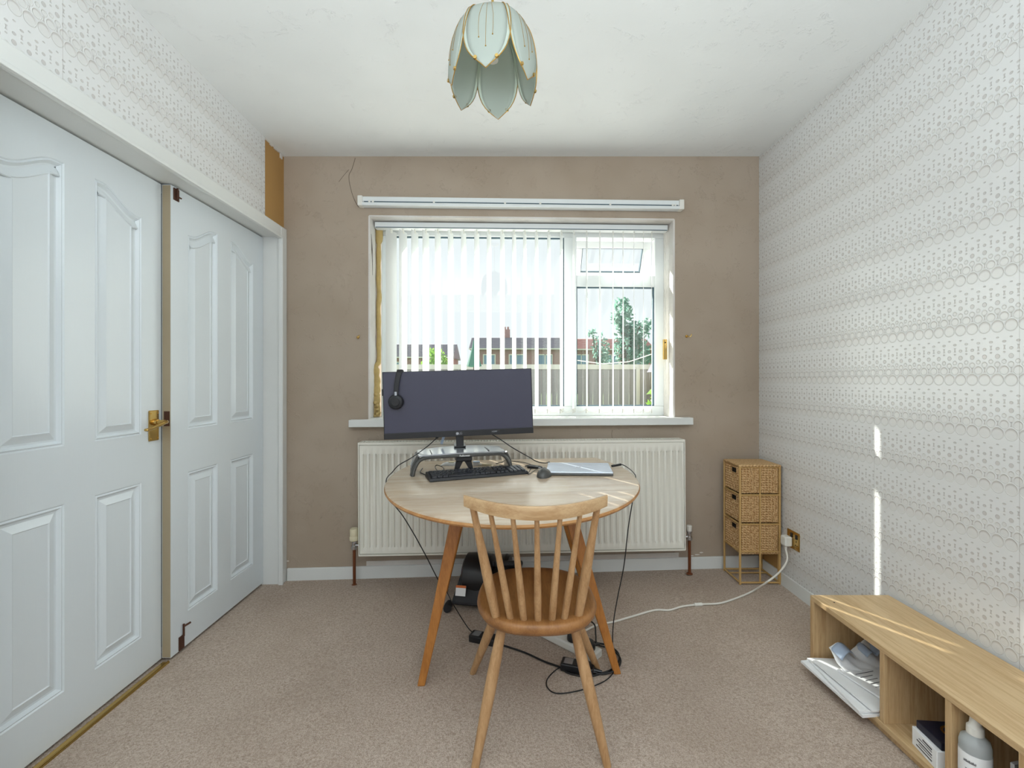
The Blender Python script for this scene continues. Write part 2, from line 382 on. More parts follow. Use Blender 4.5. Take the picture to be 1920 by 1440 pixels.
# loose plaster curling off at wall foot
pf = MB()
for px, py in ((560, 1068), (545, 1052), (1312, 1040), (1320, 1036), (1300, 1042)):
    x = (px - 957) / F * YB; z = 1.11 - (py - 713) / F * (YB + WY * x)
    pf.sphere((x, 0, z), .007, 7, 4, (1.5 + random.random(), .06, .4 + .3 * random.random()))
lab(pf.build('plaster_scar', M['reveal'], wall_back), 'white scars of flaking plaster above the skirting')

# skirtings
sk = MB()
def skz(x): return fz(x)
def skirt(mb, pts, h, d):   # along back wall local x
    for (xa, xb) in pts:
        b = [Vector((xa, -d, skz(xa) - .02)), Vector((xb, -d, skz(xb) - .02)), Vector((xb, 0, skz(xb) - .02)), Vector((xa, 0, skz(xa) - .02))]
        t = [Vector((xa, -d + .003, skz(xa) + h)), Vector((xb, -d + .003, skz(xb) + h)), Vector((xb, 0, skz(xb) + h)), Vector((xa, 0, skz(xa) + h))]
        mb.frustum(b, t)
skirt(sk, [(-1.262, 1.45)], .068, .016)
bb = struct(sk.build('baseboard_back', M['gloss'], M=BW, bevel=.004))
sg = MB(); skirt(sg, [(-.82, .98)], .094, .006); lab(sg.build('upper_lip', M['reveal'], bb), 'ragged pale strip above the skirting under the radiator')
sr = MB().frustum([Vector((XR - .014, y, fz(XR) - .02)) for y in (1.8, 2.69)] + [Vector((XR, y, fz(XR) - .02)) for y in (2.69, 1.8)], [Vector((XR - .010, y, fz(XR) + .062)) for y in (1.8, 2.69)] + [Vector((XR, y, fz(XR) + .062)) for y in (2.69, 1.8)])
sr.box(XR - .014, XR, YR, 1.8, fz(XR) - .02, fz(XR) + .062)
struct(sr.build('baseboard_right', M['gloss']))

# door surround: lining, head, architrave
DZ, JY, NY = 1.905, 2.572, 1.13
XA = XL + .016
ln = MB().box(-1.49, XL, JY, yb(XL) + .1, -.08, DZ + .03).box(-1.49, XL, NY - .03, JY, DZ, DZ + .04).box(-1.49, XL, NY - .03, NY, -.08, DZ)
trim = struct(ln.build('trim_1', M['gloss']))
lab(MB().box(-1.50, -1.485, NY, JY + .02, -.08, DZ + .02).build('backing', M['dark'], trim), 'black board behind the doors, coloured for the shade in the gaps')  # added board stops stray light; its black paints the dark behind the doors
ac = MB().box(XL - .002, XA, JY - .012, yb(XL) - .002, -.05, 1.962).box(XL - .002, XA, NY - .09, JY - .012, DZ - .012, 1.962).box(XL - .002, XA, NY - .09, NY - .012, -.05, DZ - .012)
a1 = ac.build('architrave', M['gloss'], trim, bevel=.004)
bd = MB().box(XA - .002, XA + .007, NY - .012, JY - .012, DZ - .012, DZ + .002).box(XA - .002, XA + .007, JY - .012, JY + .002, -.03, DZ + .002)
bd.build('moulding', M['gloss'], trim, bevel=.003)
th = MB().box(-1.394, -1.366, NY - .2, 1.862, fz(-1.38) - .002, fz(-1.38) + .004)
thr = struct(th.build('trim_2', M['brass'], bevel=.002))
lab(MB().tube([(-1.372, NY - .2, fz(-1.37) + .004), (-1.372, 1.862, fz(-1.37) + .004)], .004, 8).build('rib', M['brass'], thr), 'raised brass rib of the threshold strip')

# doors with four fielded panels, ogee tops
def offset_poly(P, d):
    n = len(P); out = []
    for i in range(n):
        a, b, c = P[i - 1], P[i], P[(i + 1) % n]
        e1 = (b - a).normalized(); e2 = (c - b).normalized(); n1 = Vector((-e1.y, e1.x)); n2 = Vector((-e2.y, e2.x))
        m = (n1 + n2); m = m / max(.3, m.length_squared) * 2
        out.append(b + m * d)
    return out
def panel_outline(y0, y1, z0, z1, rise, high):     # CCW in (y,z); high = +1: top rises toward y1, -1: toward y0
    P = [Vector((y0, z0)), Vector((y1, z0))]
    if not rise: return P + [Vector((y1, z1)), Vector((y0, z1))]
    top = []
    for i in range(15):
        k = i / 14; y = y0 + (y1 - y0) * k; kk = k if high > 0 else 1 - k
        s = min(1, max(0, (kk - .08) / .78)); s = s * s * (3 - 2 * s)
        top.append(Vector((y, z1 + rise * s)))
    return P + top[::-1]
def make_door(name, xf, y0, y1, handle_side):
    zb, zt = fz(xf) + .012, DZ - .006; th = .036; w = y1 - y0; st = .10; pw = .198
    pans = []
    for (a, hi) in ((y0 + st, 1), (y1 - st - pw, -1)):
        pans.append(panel_outline(a, a + pw, .13, .72, 0, 0)); pans.append(panel_outline(a, a + pw, .903, 1.728, .066, hi))
    d = MB(); outer = [Vector((y0, zb)), Vector((y1, zb)), Vector((y1, zt)), Vector((y0, zt))]
    polys = [[Vector((p.x, p.y, 0)) for p in outer]] + [[Vector((p.x, p.y, 0)) for p in P[::-1]] for P in pans]
    tris = tessellate_polygon(polys); flat = [p for q in polys for p in q]
    d.add([Vector((xf, p.x, p.y)) for p in flat], tris)
    b = [Vector((xf, p.x, p.y)) for p in outer]; k = [Vector((xf - th, p.x, p.y)) for p in outer]
    d.add(b + k, [(7, 6, 5, 4), (0, 1, 5, 4), (1, 2, 6, 5), (2, 3, 7, 6), (3, 0, 4, 7)])
    leaf = struct(d.build(name, M['door']))
    prof = [(0, 0), (.004, -.004), (.009, -.0008), (.013, -.006), (.017, -.011), (.023, -.011), (.046, -.0012), (.049, -.004)]
    for P in pans:
        m = MB(); rings = []
        for off, dx in prof: rings.append([Vector((xf + dx, p.x, p.y)) for p in offset_poly(P, off)])
        n = len(P); vs = [v for r in rings for v in r]
        fs = [(r * n + i, r * n + (i + 1) % n, (r + 1) * n + (i + 1) % n, (r + 1) * n + i) for r in range(len(prof) - 1) for i in range(n)]
        m.add(vs, fs); last = rings[-1]; m.add(last, tessellate_polygon([[Vector((v.y, v.z, 0)) for v in last]]))
        m.build('panel', M['door'], leaf, smooth=True, angle=20)
    return leaf
door1 = make_door('door_1', -1.406, 1.165, 1.868, 1)
door2 = make_door('door_2', -1.37, 1.872, 2.570, 0)
pl = MB().box(-1.406, -1.400, 1.800, 1.850, .872, .992)
hp = lab(pl.build('handle_plate', M['brass'], door1, bevel=.003), 'brass lever handle plate')
hp2 = MB().cyl((-1.40, 1.828, .945), (-1.388, 1.828, .945), .014, .012).tube(catmull([(-1.392, 1.828, .945), (-1.362, 1.834, .946), (-1.352, 1.815, .945), (-1.352, 1.78, .936), (-1.352, 1.74, .926), (-1.349, 1.715, .926)], 6), [.008] * 12 + [.0075] * 6 + [.006] * 12 + [.005], 10)
hp2.build('lever', M['brass'], hp, smooth=True)
lab(MB().box(-1.3695 - .034, -1.3712, 1.8712, 1.8722, fz(-1.37) + .014, DZ - .008).build('edge_lipping', M['edge'], door2), 'aged tan leading edge of the far door')
sc = MB()
for y in (1.806, 1.844):
    for z in (.98, .882): sc.cyl((-1.4005, y, z), (-1.399, y, z), .003, .003, 8)
sc.build('screw', M['gold'], hp)
lab(MB().box(-1.397, -1.374, 1.8705, 1.8725, .925, .985).build('strike_plate', M['rust'], door2), 'rusty brown strike plate on the door edge')
bt = MB().box(-1.371, -1.366, 1.885, 1.915, 1.845, DZ - .012).cyl((-1.363, 1.9, 1.85), (-1.363, 1.9, 1.895), .004).cyl((-1.363, 1.9, 1.862), (-1.363, 1.922, 1.862), .003)
lab(bt.build('bolt', M['rust'], door2), 'rusty flush bolt at the top corner')
z0 = fz(-1.37) + .014
bt = MB().box(-1.371, -1.366, 1.915, 1.945, z0, z0 + .055).cyl((-1.364, 1.938, z0 + .05), (-1.364, 1.938, z0 + .10), .004).cyl((-1.364, 1.938, z0 + .09), (-1.352, 1.962, z0 + .095), .004)
lab(bt.build('bolt', M['rust'], door2), 'dark iron bolt at the bottom corner')

# ------------------------------------------------------------------ window
FY = .15
def rect_frame(mb, x0, x1, z0, z1, w, ya, yb_, M_=None):
    for a, b, c, d in ((x0, x1, z0, z0 + w), (x0, x1, z1 - w, z1), (x0, x0 + w, z0 + w, z1 - w), (x1 - w, x1, z0 + w, z1 - w)): mb.box(a, b, ya, yb_, c, d, M_)
wf = MB(); x0, x1 = -.765, .95
rect_frame(wf, x0, x1, .893, WZ1 - .006, .058, FY, FY + .06)
wf.box(.334, .409, FY - .004, FY + .06, .95, 1.983).box(.409, .895, FY, FY + .06, 1.683, 1.752)
win = struct(wf.build('window_1', M['upvc'], M=BW, bevel=.004))
for (a, b, c, d) in ((-.707, .334, .951, 1.982), (.409, .892, .951, 1.683)):
    g = MB(); rect_frame(g, a, b, c, d, .007, FY + .012, FY + .03); g.build('gasket', M['gasket'], win)
    MB().box(a + .004, b - .004, FY + .024, FY + .028, c + .004, d - .004).build('pane', M['glass'], win)
HM = Matrix.Translation((0, FY + .05, 1.978)) @ Matrix.Rotation(R(27), 4, 'X') @ Matrix.Translation((0, 0, -1.978))
sash = MB(); rect_frame(sash, .415, .889, 1.735, 1.975, .044, 0, .045, HM); so = sash.build('vent_sash', M['upvc'], win, bevel=.003)
lab(so, 'small top vent sash standing open outward')
g = MB(); rect_frame(g, .457, .847, 1.777, 1.933, .006, .008, .03, HM); g.build('gasket', M['gasket'], so)
MB().box(.458, .846, .018, .022, 1.778, 1.932, HM).build('pane', M['glass'], so)
MB().box(.62, .634, .02, .028, 1.752, 1.85, Matrix.Translation((0, FY - .01, 0)) @ Matrix.Rotation(R(-8), 4, 'X') @ Matrix.Rotation(R(0), 4, 'Y')).build('stay', M['wplastic'], win)
fo = MB()
def foampt(i, n):
    k = i / n; z = .895 + 1.12 * (1 - k); wob = .0015 * math.sin(k * 23) + .001 * math.sin(k * 57)
    return Vector((-.783 + wob - (.012 if k > .72 else 0), FY - .022 - (.02 if k > .72 else 0) + .004 * math.sin(k * 40), z))
fo.tube([foampt(i, 60) for i in range(61)], [.0135 + .0015 * math.sin(i * .9) + (.012 if i > 44 else 0) * (1 + .3 * math.sin(i * 2.1)) + (.008 if i < 5 else 0) for i in range(61)], 8)
for q in range(26): fo.sphere((-.79 + random.uniform(-.012, .016), .10 + random.uniform(-.03, .02), .895 + .16 * random.random() ** 1.6), random.uniform(.006, .014), 7, 5)
lab(fo.build('foam_seal', M['foam'], win, smooth=True, angle=70), 'yellow expanding foam down the left side of the frame')
lab(MB().box(x0 - .004, x0 + .004, FY - .016, FY, .893, 1.99).build('edge_bead', M['upvc'], win), 'white bead along the left frame edge')
# sill
sl = MB().frustum([Vector((-.906, -.052, .851 - .004)), Vector((1.046, -.052, .855)), Vector((1.046, 0, .855)), Vector((-.906, 0, .847))], [Vector((-.906, -.052, .888)), Vector((1.046, -.052, .896)), Vector((1.046, 0, .896)), Vector((-.906, 0, .888))])
sl.box(WX0 + .006, WX1 - .006, 0, FY + .01, WZ0 + .002, .893)
struct(sl.build('trim_3', M['gloss'], M=BW, bevel=.004))

# ------------------------------------------------------------------ vertical blind
bl = thing('vertical_blind', 'white vertical slat blind hanging half open in the window recess', 'blind', BW @ TR(0, .09, WZ1 - .012))
hr = MB().box(-.790, .94, -.03, .02, -.034, 0); rail = hr.build('head_rail', M['upvc'], bl, bevel=.003)
MB().box(-.785, .935, -.0305, -.029, -.0335, -.029).build('rail_groove', M['gasket'], rail)
spx = [735, 757, 779, 799.5, 822, 846, 870.5, 895, 918, 943, 965, 985, 1007, 1030, 1053.6, 1077, 1101, 1125.6, 1150, 1169, 1189.5, 1207, 1222.5]
ang = [32, 20, 18, 17, 16, 16, 16, 17, 17, 18, 18, 17, 19, 19.5, 20, 20, 18, 19, 19, 19.5, 18.5, 19, 19]
SH = WZ1 - .012 - .915
proto = None; sx = []
for i, (p, a) in enumerate(zip(spx, ang)):
    X = (p - 957) / F * 2.76 / (1 - WY * (p - 957) / F); sx.append(X)
    Mx = TR(X, -.005, 0, R(90 - a))
    if proto is None:
        s_ = MB().grid(lambda u, v: Vector((-.0445 + .089 * u, .0012 * math.sin(u * 9) , -.045 - (SH - .045) * v)), 6, 1)
        proto = s_.build('slat', M['slat'], bl, smooth=True); proto.matrix_local = Mx; sl_o = proto
        hg = MB().box(-.008, .008, -.003, .003, -.058, -.036).build('hanger', M['wplastic'], sl_o)
        wt = MB().box(-.043, .043, -.0025, .0025, -SH + .001, -SH + .028).build('weight', M['wplastic'], sl_o, bevel=.001)
    else:
        sl_o = copy_part(proto, bl, Mx); copy_part(hg, sl_o, Matrix()); copy_part(wt, sl_o, Matrix())
for side in (-1, 1):
    for i in range(len(sx) - 1):
        c = []
        for k in range(7):
            t = k / 6; a = R(90 - ang[i]); b = R(90 - ang[i + 1]); o0 = Vector((sx[i] + side * .04 * math.cos(a), -.005 + side * .04 * math.sin(a), -SH + .024)); o1 = Vector((sx[i + 1] + side * .04 * math.cos(b), -.005 + side * .04 * math.sin(b), -SH + .024))
            c.append(o0.lerp(o1, t) - Vector((0, 0, .02 * 4 * t * (1 - t))))
        MB().tube(c, .0011, 5).build('bottom_chain', M['wplastic'], bl, smooth=True)
cd = MB().tube([(.922, -.02, -.03), (.924, -.022, -.62), (.922, -.024, -1.02)], .0015, 6).tube([(.930, -.02, -.03), (.931, -.02, -1.02)], .0015, 6)
cd.build('pull_cord', M['wplastic'], bl)
cw = MB().box(.912, .936, -.030, -.016, -.80, -.68).build('cord_weight', M['brass'], bl, bevel=.003); lab(cw, 'yellow brass coloured cord weight')
MB().cyl((.924, -.032, -.70), (.924, -.029, -.70), .004, .004, 10).build('hole', M['dark'], cw)

# curtain track above the window, tie-back hooks
ct = thing('curtain_track', 'long white plastic curtain track fixed above the window', 'curtain rail', BW @ TR(.068, -.03, 2.116))
b = MB().box(-.905, .905, -.012, .03, -.004, .026); t1 = b.build('track', M['upvc'], ct, bevel=.004)
MB().box(-.905, .905, -.02, .03, -.026, -.008).build('lower_fascia', M['upvc'], ct, bevel=.005)
MB().box(-.89, .89, -.0135, -.011, -.0065, -.0015).build('groove', M['gasket'], t1)
for s in (-1, 1):
    MB().box(s * .912 - .014, s * .912 + .014, -.022, .03, -.028, .029).build('end_cap', M['wplastic'], ct, bevel=.005)
gl0 = None
for x in (-.86, -.84, -.5, -.1, .1, .5, .86, .875):
    if gl0 is None: gl0 = MB().cyl((0, -.018, -.004), (0, -.008, -.004), .006, .006, 10).build('glider', M['wplastic'], ct); gl0.matrix_local = TR(x, 0, 0)
    else: copy_part(gl0, ct, TR(x, 0, 0))
for nm, x, z, lb in (('left', -.868, 1.354, 'small brass tie-back hook on the taupe wall left of the window'), ('right', 1.027, 1.366, 'small brass tie-back hook on the taupe wall right of the window')):
    h = thing('wall_hook', lb, 'hook', BW @ TR(x, -.001, z), 'tie-back hooks beside the window')
    MB().cyl((0, 0, 0), (0, -.004, 0), .009, .007, 12).build('rose', M['brass'], h, smooth=True)
    MB().tube(catmull([(0, -.003, 0), (0, -.018, .0), (.006, -.028, -.006), (.014, -.03, 0), (.016, -.028, .010)], 5), .0028, 8).build('hook_arm', M['brass'], h, smooth=True)

# ------------------------------------------------------------------ radiator
rd = thing('radiator', 'long white ribbed panel radiator on the wall under the window', 'radiator', BW @ TR(.071, -.035, .164, 0, -.0055))
RH, RW = .605, .897; yf = -.085
pan = MB(); nrib = 53; pitch = 2 * (RW - .012) / nrib; secs = []
zs = [(0.0, 0), (.006, 1), (.040, 1), (.052, 2), (RH - .068, 2), (RH - .056, 1), (RH - .012, 1), (RH - .002, 0)]
xs = []
for i in range(nrib):
    xa = -RW + .012 + i * pitch
    for k, dep in ((0, 0), (.28, 0), (.42, 1), (.80, 1), (.96, 0)): xs.append((xa + k * pitch, dep))
xs = [(-RW, -1)] + [(-RW + .004, 0)] + xs + [(RW - .004, 0), (RW, -1)]
def rady(dep, kind):
    if kind == 0: return yf + .012
    if dep < 0: return yf + .010
    if kind == 1: return yf
    return yf + (.011 if dep == 1 else -.001)
vs = [Vector((x, rady(dep, kind), z)) for z, kind in zs for x, dep in xs]; nx = len(xs)
pan.add(vs, [(j * nx + i, j * nx + i + 1, (j + 1) * nx + i + 1, (j + 1) * nx + i) for j in range(len(zs) - 1) for i in range(nx - 1)])
pan.build('front_panel', M['rad'], rd, smooth=True, angle=50)
MB().box(-RW + .012, RW - .012, -.022, -.006, .02, RH - .02).build('rear_panel', M['rad'], rd)
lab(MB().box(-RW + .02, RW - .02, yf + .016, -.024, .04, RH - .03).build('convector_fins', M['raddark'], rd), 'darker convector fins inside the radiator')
for s in (-1, 1):
    MB().box(s * (RW + .002) - .003, s * (RW + .002) + .003, yf - .002, -.002, -.006, RH + .006).build('side_cover', M['rad'], rd, bevel=.002)
gr = MB(); gr.box(-RW, RW, yf - .001, yf + .012, RH - .006, RH + .006).box(-RW, RW, -.014, -.002, RH - .006, RH + .006)
for i in range(108):
    x = -RW + .008 + i * (2 * RW - .016) / 107; gr.box(x - .0045, x + .0045, yf + .01, -.01, RH - .002, RH + .004)
gr.build('top_grille', M['rad'], rd)
MB().box(-RW, RW, yf - .003, yf + .012, -.006, .002).build('bottom_rail', M['rad'], rd)
for k, x in enumerate((-.86, -.64, .1, .6)): MB().box(x + .06, x + .09, -.004, .035, .1, RH - .08).build('wall_bracket', M['rad'], rd)
for s, x, lbl in ((-1, -.934, 'left'), (1, .936, 'right')):
    zf = fz(x + .07) - .164 - .0055 * x * -1
    pp = MB().cyl((x, -.052, fz(x + .07) - .164), (x, -.052, .03 if s < 0 else .042), .0085, .0085, 12)
    pp.build('pipe', M['copper'], rd, smooth=True)
    vb = MB().lathe([(.013, 0), (.016, .004), (.016, .02), (.012, .024), (.012, .04), (.015, .044), (.015, .052)], 14, Matrix.Translation((x, -.052, .02 if s < 0 else .04)))
    vb.cyl((x, -.052, .043 if s < 0 else .058), (s * (RW - .005), -.052, .043 if s < 0 else .058), .009, .009, 12)
    v_ = lab(vb.build('valve', M['chrome'], rd, smooth=True), 'chrome valve body')
    if s < 0:
        lab(MB().lathe([(.02, 0), (.024, .004), (.0245, .022), (.022, .026), (.0225, .03), (.0225, .062), (.019, .068)], 16, Matrix.Translation((x, -.052, .068))).build('valve_cap', M['cream'], v_, smooth=True), 'cream ribbed thermostatic valve head')
    else:
        lab(MB().lathe([(.011, 0), (.013, .004), (.015, .034), (.013, .037)], 14, Matrix.Translation((x, -.052, .086))).build('valve_cap', M['wplastic'], v_, smooth=True), 'white lockshield cap')
    MB().lathe([(.018, 0), (.017, .004), (.010, .008)], 14, Matrix.Translation((x, -.052, fz(x + .07) - .164 + .0))).build('pipe_collar', M['copper'], rd, smooth=True)

# ------------------------------------------------------------------ pendant lamp with glass petals
LC = Vector((-.050, 1.30, 0)); zc = cz(-.05)
lamp = thing('pendant_lamp', 'pendant light of six frosted glass petals edged in brass wire', 'lamp', Matrix.Translation((LC.x, LC.y, zc)))
def L(x, y, z): return Vector((x, y, z - zc))
MB().lathe([(.045, 0), (.045, -.006), (.03, -.018), (.008, -.024)], 20).build('ceiling_rose', M['brass'], lamp, smooth=True)
MB().cyl((0, 0, -.02), L(0, 0, 2.13), .0035, .0035, 10).build('rod', M['brass'], lamp)
MB().lathe([(.004, 2.15 - zc), (.012, 2.145 - zc), (.030, 2.125 - zc), (.052, 2.115 - zc), (.052, 2.110 - zc), (.02, 2.105 - zc), (.018, 2.05 - zc), (.012, 2.04 - zc)], 18).build('gallery', M['brass'], lamp, smooth=True)
MB().cyl(L(0, 0, 2.045), L(0, 0, 2.005), .014, .016, 14).build('lamp_holder', M['wplastic'], lamp, smooth=True)
def interp(tab, s):
    s *= len(tab) - 1; i = min(int(s), len(tab) - 2); k = s - i; a, b = tab[i], tab[i + 1]
    return a + (b - a) * k if not isinstance(a, tuple) else tuple(p + (q - p) * k for p, q in zip(a, b))
def smooth_tab(tab): return [tuple(v) for v in catmull([Vector((a, b, 0)) for a, b in tab], 4)]
UP = smooth_tab([(.052, 2.117), (.086, 2.098), (.108, 2.055), (.119, 2.00), (.121, 1.95), (.117, 1.907)])
UWt = [.034, .050, .059, .060, .044, .0005]
def petal_pt(prof, wt, az, s, t, out=0.0):
    r, z = interp(prof, s)[:2]; w = interp([Vector((q, 0, 0)) for q in wt], s).x if False else interp(wt_s[id(wt)], s)
    lat = w * t; rr = r - lat * lat / (2 * .14) + out
    d = Vector((math.sin(az), -math.cos(az), 0)); tn = Vector((math.cos(az), math.sin(az), 0))
    return d * rr + tn * lat + Vector((0, 0, z - zc))
wt_s = {}
for wt in (UWt,):
    wt_s[id(wt)] = [v.y for v in catmull([Vector((i, w, 0)) for i, w in enumerate(wt)], 5)]; wt_s[id(wt)] = [max(.0004, q) for q in wt_s[id(wt)]]
def petal(prof, wt, az, nm='petal'):
    m = MB().grid(lambda u, v: petal_pt(prof, wt, az, v, (2 * u - 1) * .86), 8, 18); p = m.build('petal', M['frost'], lamp, smooth=True, angle=80, solid=.003)
    for s in (-1, 1):
        MB().grid(lambda u, v: petal_pt(prof, wt, az, v, s * (.86 + .14 * u)), 2, 18).build('bevelled_edge', M['bevelglass'], p, smooth=True, angle=80, solid=.0024)
    path = [petal_pt(prof, wt, az, i / 18, -1.02, .001) for i in range(19)] + [petal_pt(prof, wt, az, 1 - i / 18, 1.02, .001) for i in range(1, 19)]
    MB().tube(path, .0013, 6).build('wire_edge', M['gold'], p, smooth=True)
    for s in (-1, 1):
        c = petal_pt(prof, wt, az, .87, s * .9, .002); d = Vector((math.sin(az), -math.cos(az), 0))
        MB().cyl(c - d * .003, c + d * .003, .0052, .0045, 10).build('clip', M['brass'], p, smooth=True)
    st = MB()
    for t0, t1, e in ((-.12, -.32, .66), (0, 0, .76), (.12, .30, .64)):
        pts = [petal_pt(prof, wt, az, .06 + (e - .06) * i / 8, t0 + (t1 - t0) * min(1, i / 5), .0022) for i in range(9)]
        st.tube(pts, .0005, 5); st.sphere(pts[-1], .0018, 8, 5)
    st.build('stamen_print', M['gold'], p)
for k in range(6): petal(UP, UWt, R(-6 + 60 * k))

# ------------------------------------------------------------------ table
TM = TR(.012, 2.055, 0, R(2.2), -.015) @ Matrix.Translation((0, 0, -.0013))
tb = thing('drop_leaf_table', 'oval wooden drop-leaf table with splayed tapered legs in front of the radiator', 'table', TM)
A_, B_, TT = .53, .73, .70
def ell(y, g=0.0): return (A_ + g) * math.sqrt(max(0, 1 - (y / (B_ + g)) ** 2))
def slab(name, ya, yb_, n, mat):
    prof = [(-.016, .680), (-.004, .684), (0, .690), (-.003, .697), (-.010, TT)]
    m = MB(); rings = []
    for g, z in prof:
        pts = []
        y0_, y1_ = max(ya, -(B_ + g) + 1e-4), yb_
        for i in range(n + 1):
            k = i / n
            if ya <= -B_: k = 1 - math.cos(k * math.pi / 2)
            y = y0_ + (y1_ - y0_) * k; pts.append(Vector((-ell(y, g), y, z)))
        rings.append(pts + [Vector((-p.x, p.y, p.z)) for p in pts[::-1]])
    N = len(rings[0]); vs = [v for r in rings for v in r]
    fs = [(r * N + i, r * N + (i + 1) % N, (r + 1) * N + (i + 1) % N, (r + 1) * N + i) for r in range(len(prof) - 1) for i in range(N)]
    fs += [tuple(range(N - 1, -1, -1)), tuple((len(prof) - 1) * N + i for i in range(N))]
    m.add(vs, fs); o = m.build(name, mat, tb, smooth=True, angle=30); o.data.materials.append(M['elmedge'])
    for p in o.data.polygons:
        if p.center.z < .6985: p.material_index = 1
    return o
slab('centre_top', -.3585, .355, 24, M['elm']); lab(slab('raised_leaf', -B_, -.3605, 34, M['elm']), 'raised semi-oval leaf nearest the chair')
hl = MB(); pts = []
for i in range(25):
    x = -.46 + .92 * i / 24; pts.append((x, .69 - (.70 - .0) * 0 - .33 * math.sqrt(max(0, 1 - (x / .465) ** 2))))
hl.frustum([Vector((x, .362, z)) for x, z in pts], [Vector((x, .380, z)) for x, z in pts])
lab(hl.build('dropped_leaf', M['elmedge'], tb), 'dropped leaf hanging at the back')
def twa(p): return TM.inverted() @ p
for sx_, foot, top in (('fl', on_floor(790, 1284), (-.185, 1.80)), ('fr', on_floor(1157, 1262), (.205, 1.83)), ('rl', on_floor(834, 1110), (-.195, 2.32)), ('rr', on_floor(1097, 1107), (.205, 2.33))):
    f = twa(foot); f.z = .0; t = twa(Vector((top[0], top[1], .68))); t.z = .679
    mid = f.lerp(t, .72); rows = []
    for c, w, d in ((f, .014, .011), (mid, .024, .017), (t, .026, .018)):
        rows.append([c + Vector((sx * w, sy * d, 0)) for sx, sy in ((-1, -1), (1, -1), (1, 1), (-1, 1))])
    m = MB(); m.add([v for r in rows for v in r], [(3, 2, 1, 0), (8, 9, 10, 11)] + [(j * 4 + i, j * 4 + (i + 1) % 4, (j + 1) * 4 + (i + 1) % 4, (j + 1) * 4 + i) for j in range(2) for i in range(4)])
    m.build('leg', M['legwood'], tb, bevel=.004)
for y in (-.26, .26): MB().box(-.21, .21, y - .011, y + .011, .63, .681).build('rail', M['legwood'], tb)
for x in (-.215, .215): MB().box(x - .011, x + .011, -.25, .25, .63, .681).build('rail', M['legwood'], tb)
MB().box(-.015, .015, -.60, -.20, .655, .6805).build('leaf_support', M['legwood'], tb)

# ------------------------------------------------------------------ chair
ch = thing('spindle_chair', 'pale wooden spindle-back chair with a scooped seat in front of the table', 'chair', TR(.085, 1.49, fz(.085)))
C0 = Vector((.085, 1.49, fz(.085)))
def cl(x, y, z): return Vector((x, y, z)) - Vector((C0.x, C0.y, 0))
m = MB(); sc_, SD = Vector((.082, 1.497)), .43; prof = [(-.028, .392), (-.010, .396), (-.002, .408), (0, .418), (-.004, .427), (-.012, .431)]
def seat_r(a):
    x, y = math.cos(a), math.sin(a); e = 2.5
    r = (abs(x / .186) ** e + abs(y / .206) ** e) ** (-1 / e); return r * (1 - .035 * y)
NA = 56; vs = []; fs = []
for g, z in prof:
    for k in range(NA):
        a = 2 * math.pi * k / NA; r = seat_r(a) + g; vs.append(Vector((sc_.x - C0.x + r * math.cos(a), sc_.y - C0.y + r * math.sin(a), z)))
inner = [.85, .65, .42, .2]
for q in inner:
    for k in range(NA):
        a = 2 * math.pi * k / NA; r = (seat_r(a) - .012) * q; dip = .012 * (1 - q ** 2) ; vs.append(Vector((sc_.x - C0.x + r * math.cos(a), sc_.y - C0.y + .01 * (1 - q) + r * math.sin(a), .431 - dip)))
nr = len(prof) + len(inner)
fs = [(r * NA + k, r * NA + (k + 1) % NA, (r + 1) * NA + (k + 1) % NA, (r + 1) * NA + k) for r in range(nr - 1) for k in range(NA)] + [tuple(range(NA - 1, -1, -1)), tuple((nr - 1) * NA + k for k in range(NA))]
m.add(vs, fs); m.build('seat', M['beechseat'], ch, smooth=True, angle=45)
rc = []; 
for i in range(33):
    t = -1 + 2 * i / 32; rc.append((.0685 + .196 * t, 1.190 + .082 * t * t, .770 + .012 * t * t, .0185 * (1 - .18 * abs(t) ** 3), .0095))
m = MB(); vs = []
for x, y, z, h, d in rc:
    for (a, b) in ((-d, -h), (d * .8, -h), (d, -h * .5), (d * .9, h * .8), (d * .3, h), (-d * .5, h), (-d, h * .7)): vs.append(cl(x, y + a + b * .2 * -1, z + b))
K = 7; nn = len(rc)
m.add(vs, [(i * K + k, i * K + (k + 1) % K, (i + 1) * K + (k + 1) % K, (i + 1) * K + k) for i in range(nn - 1) for k in range(K)] + [tuple(range(K - 1, -1, -1)), tuple((nn - 1) * K + k for k in range(K))])
m.build('top_rail', M['beechrail'], ch, smooth=True, angle=50)
bx = [-.041, .0005, .0385, .0785, .1185, .1545, .197]; by = [1.342, 1.330, 1.322, 1.320, 1.323, 1.331, 1.348]
tpx = [886, 919, 961, 1006.7, 1051, 1089, 1121]
for i in range(7):
    t = (tpx[i] - 1003) / 134; ty = 1.190 + .082 * t * t; tx = (tpx[i] - 957) / F * ty; tzz = .756 + .012 * t * t
    a, b = cl(bx[i], by[i], .424), cl(tx, ty + .004, tzz + .004); thick = i in (0, 6)
    rad = [.0095, .0105, .0095, .0085, .007, .0065] if not thick else [.012, .0145, .015, .013, .010, .009]
    MB().tube([a.lerp(b, k / 5) for k in range(6)], rad, 12).build('spindle', M['beech'], ch, smooth=True)
legs = {'rear_l': ((-.020, 1.385), on_floor(890, 1442)), 'rear_r': ((.185, 1.388), on_floor(1139, 1437)), 'front_l': ((-.010, 1.60), on_floor(886, 1262)), 'front_r': ((.175, 1.61), on_floor(1120, 1253))}
LP = {}
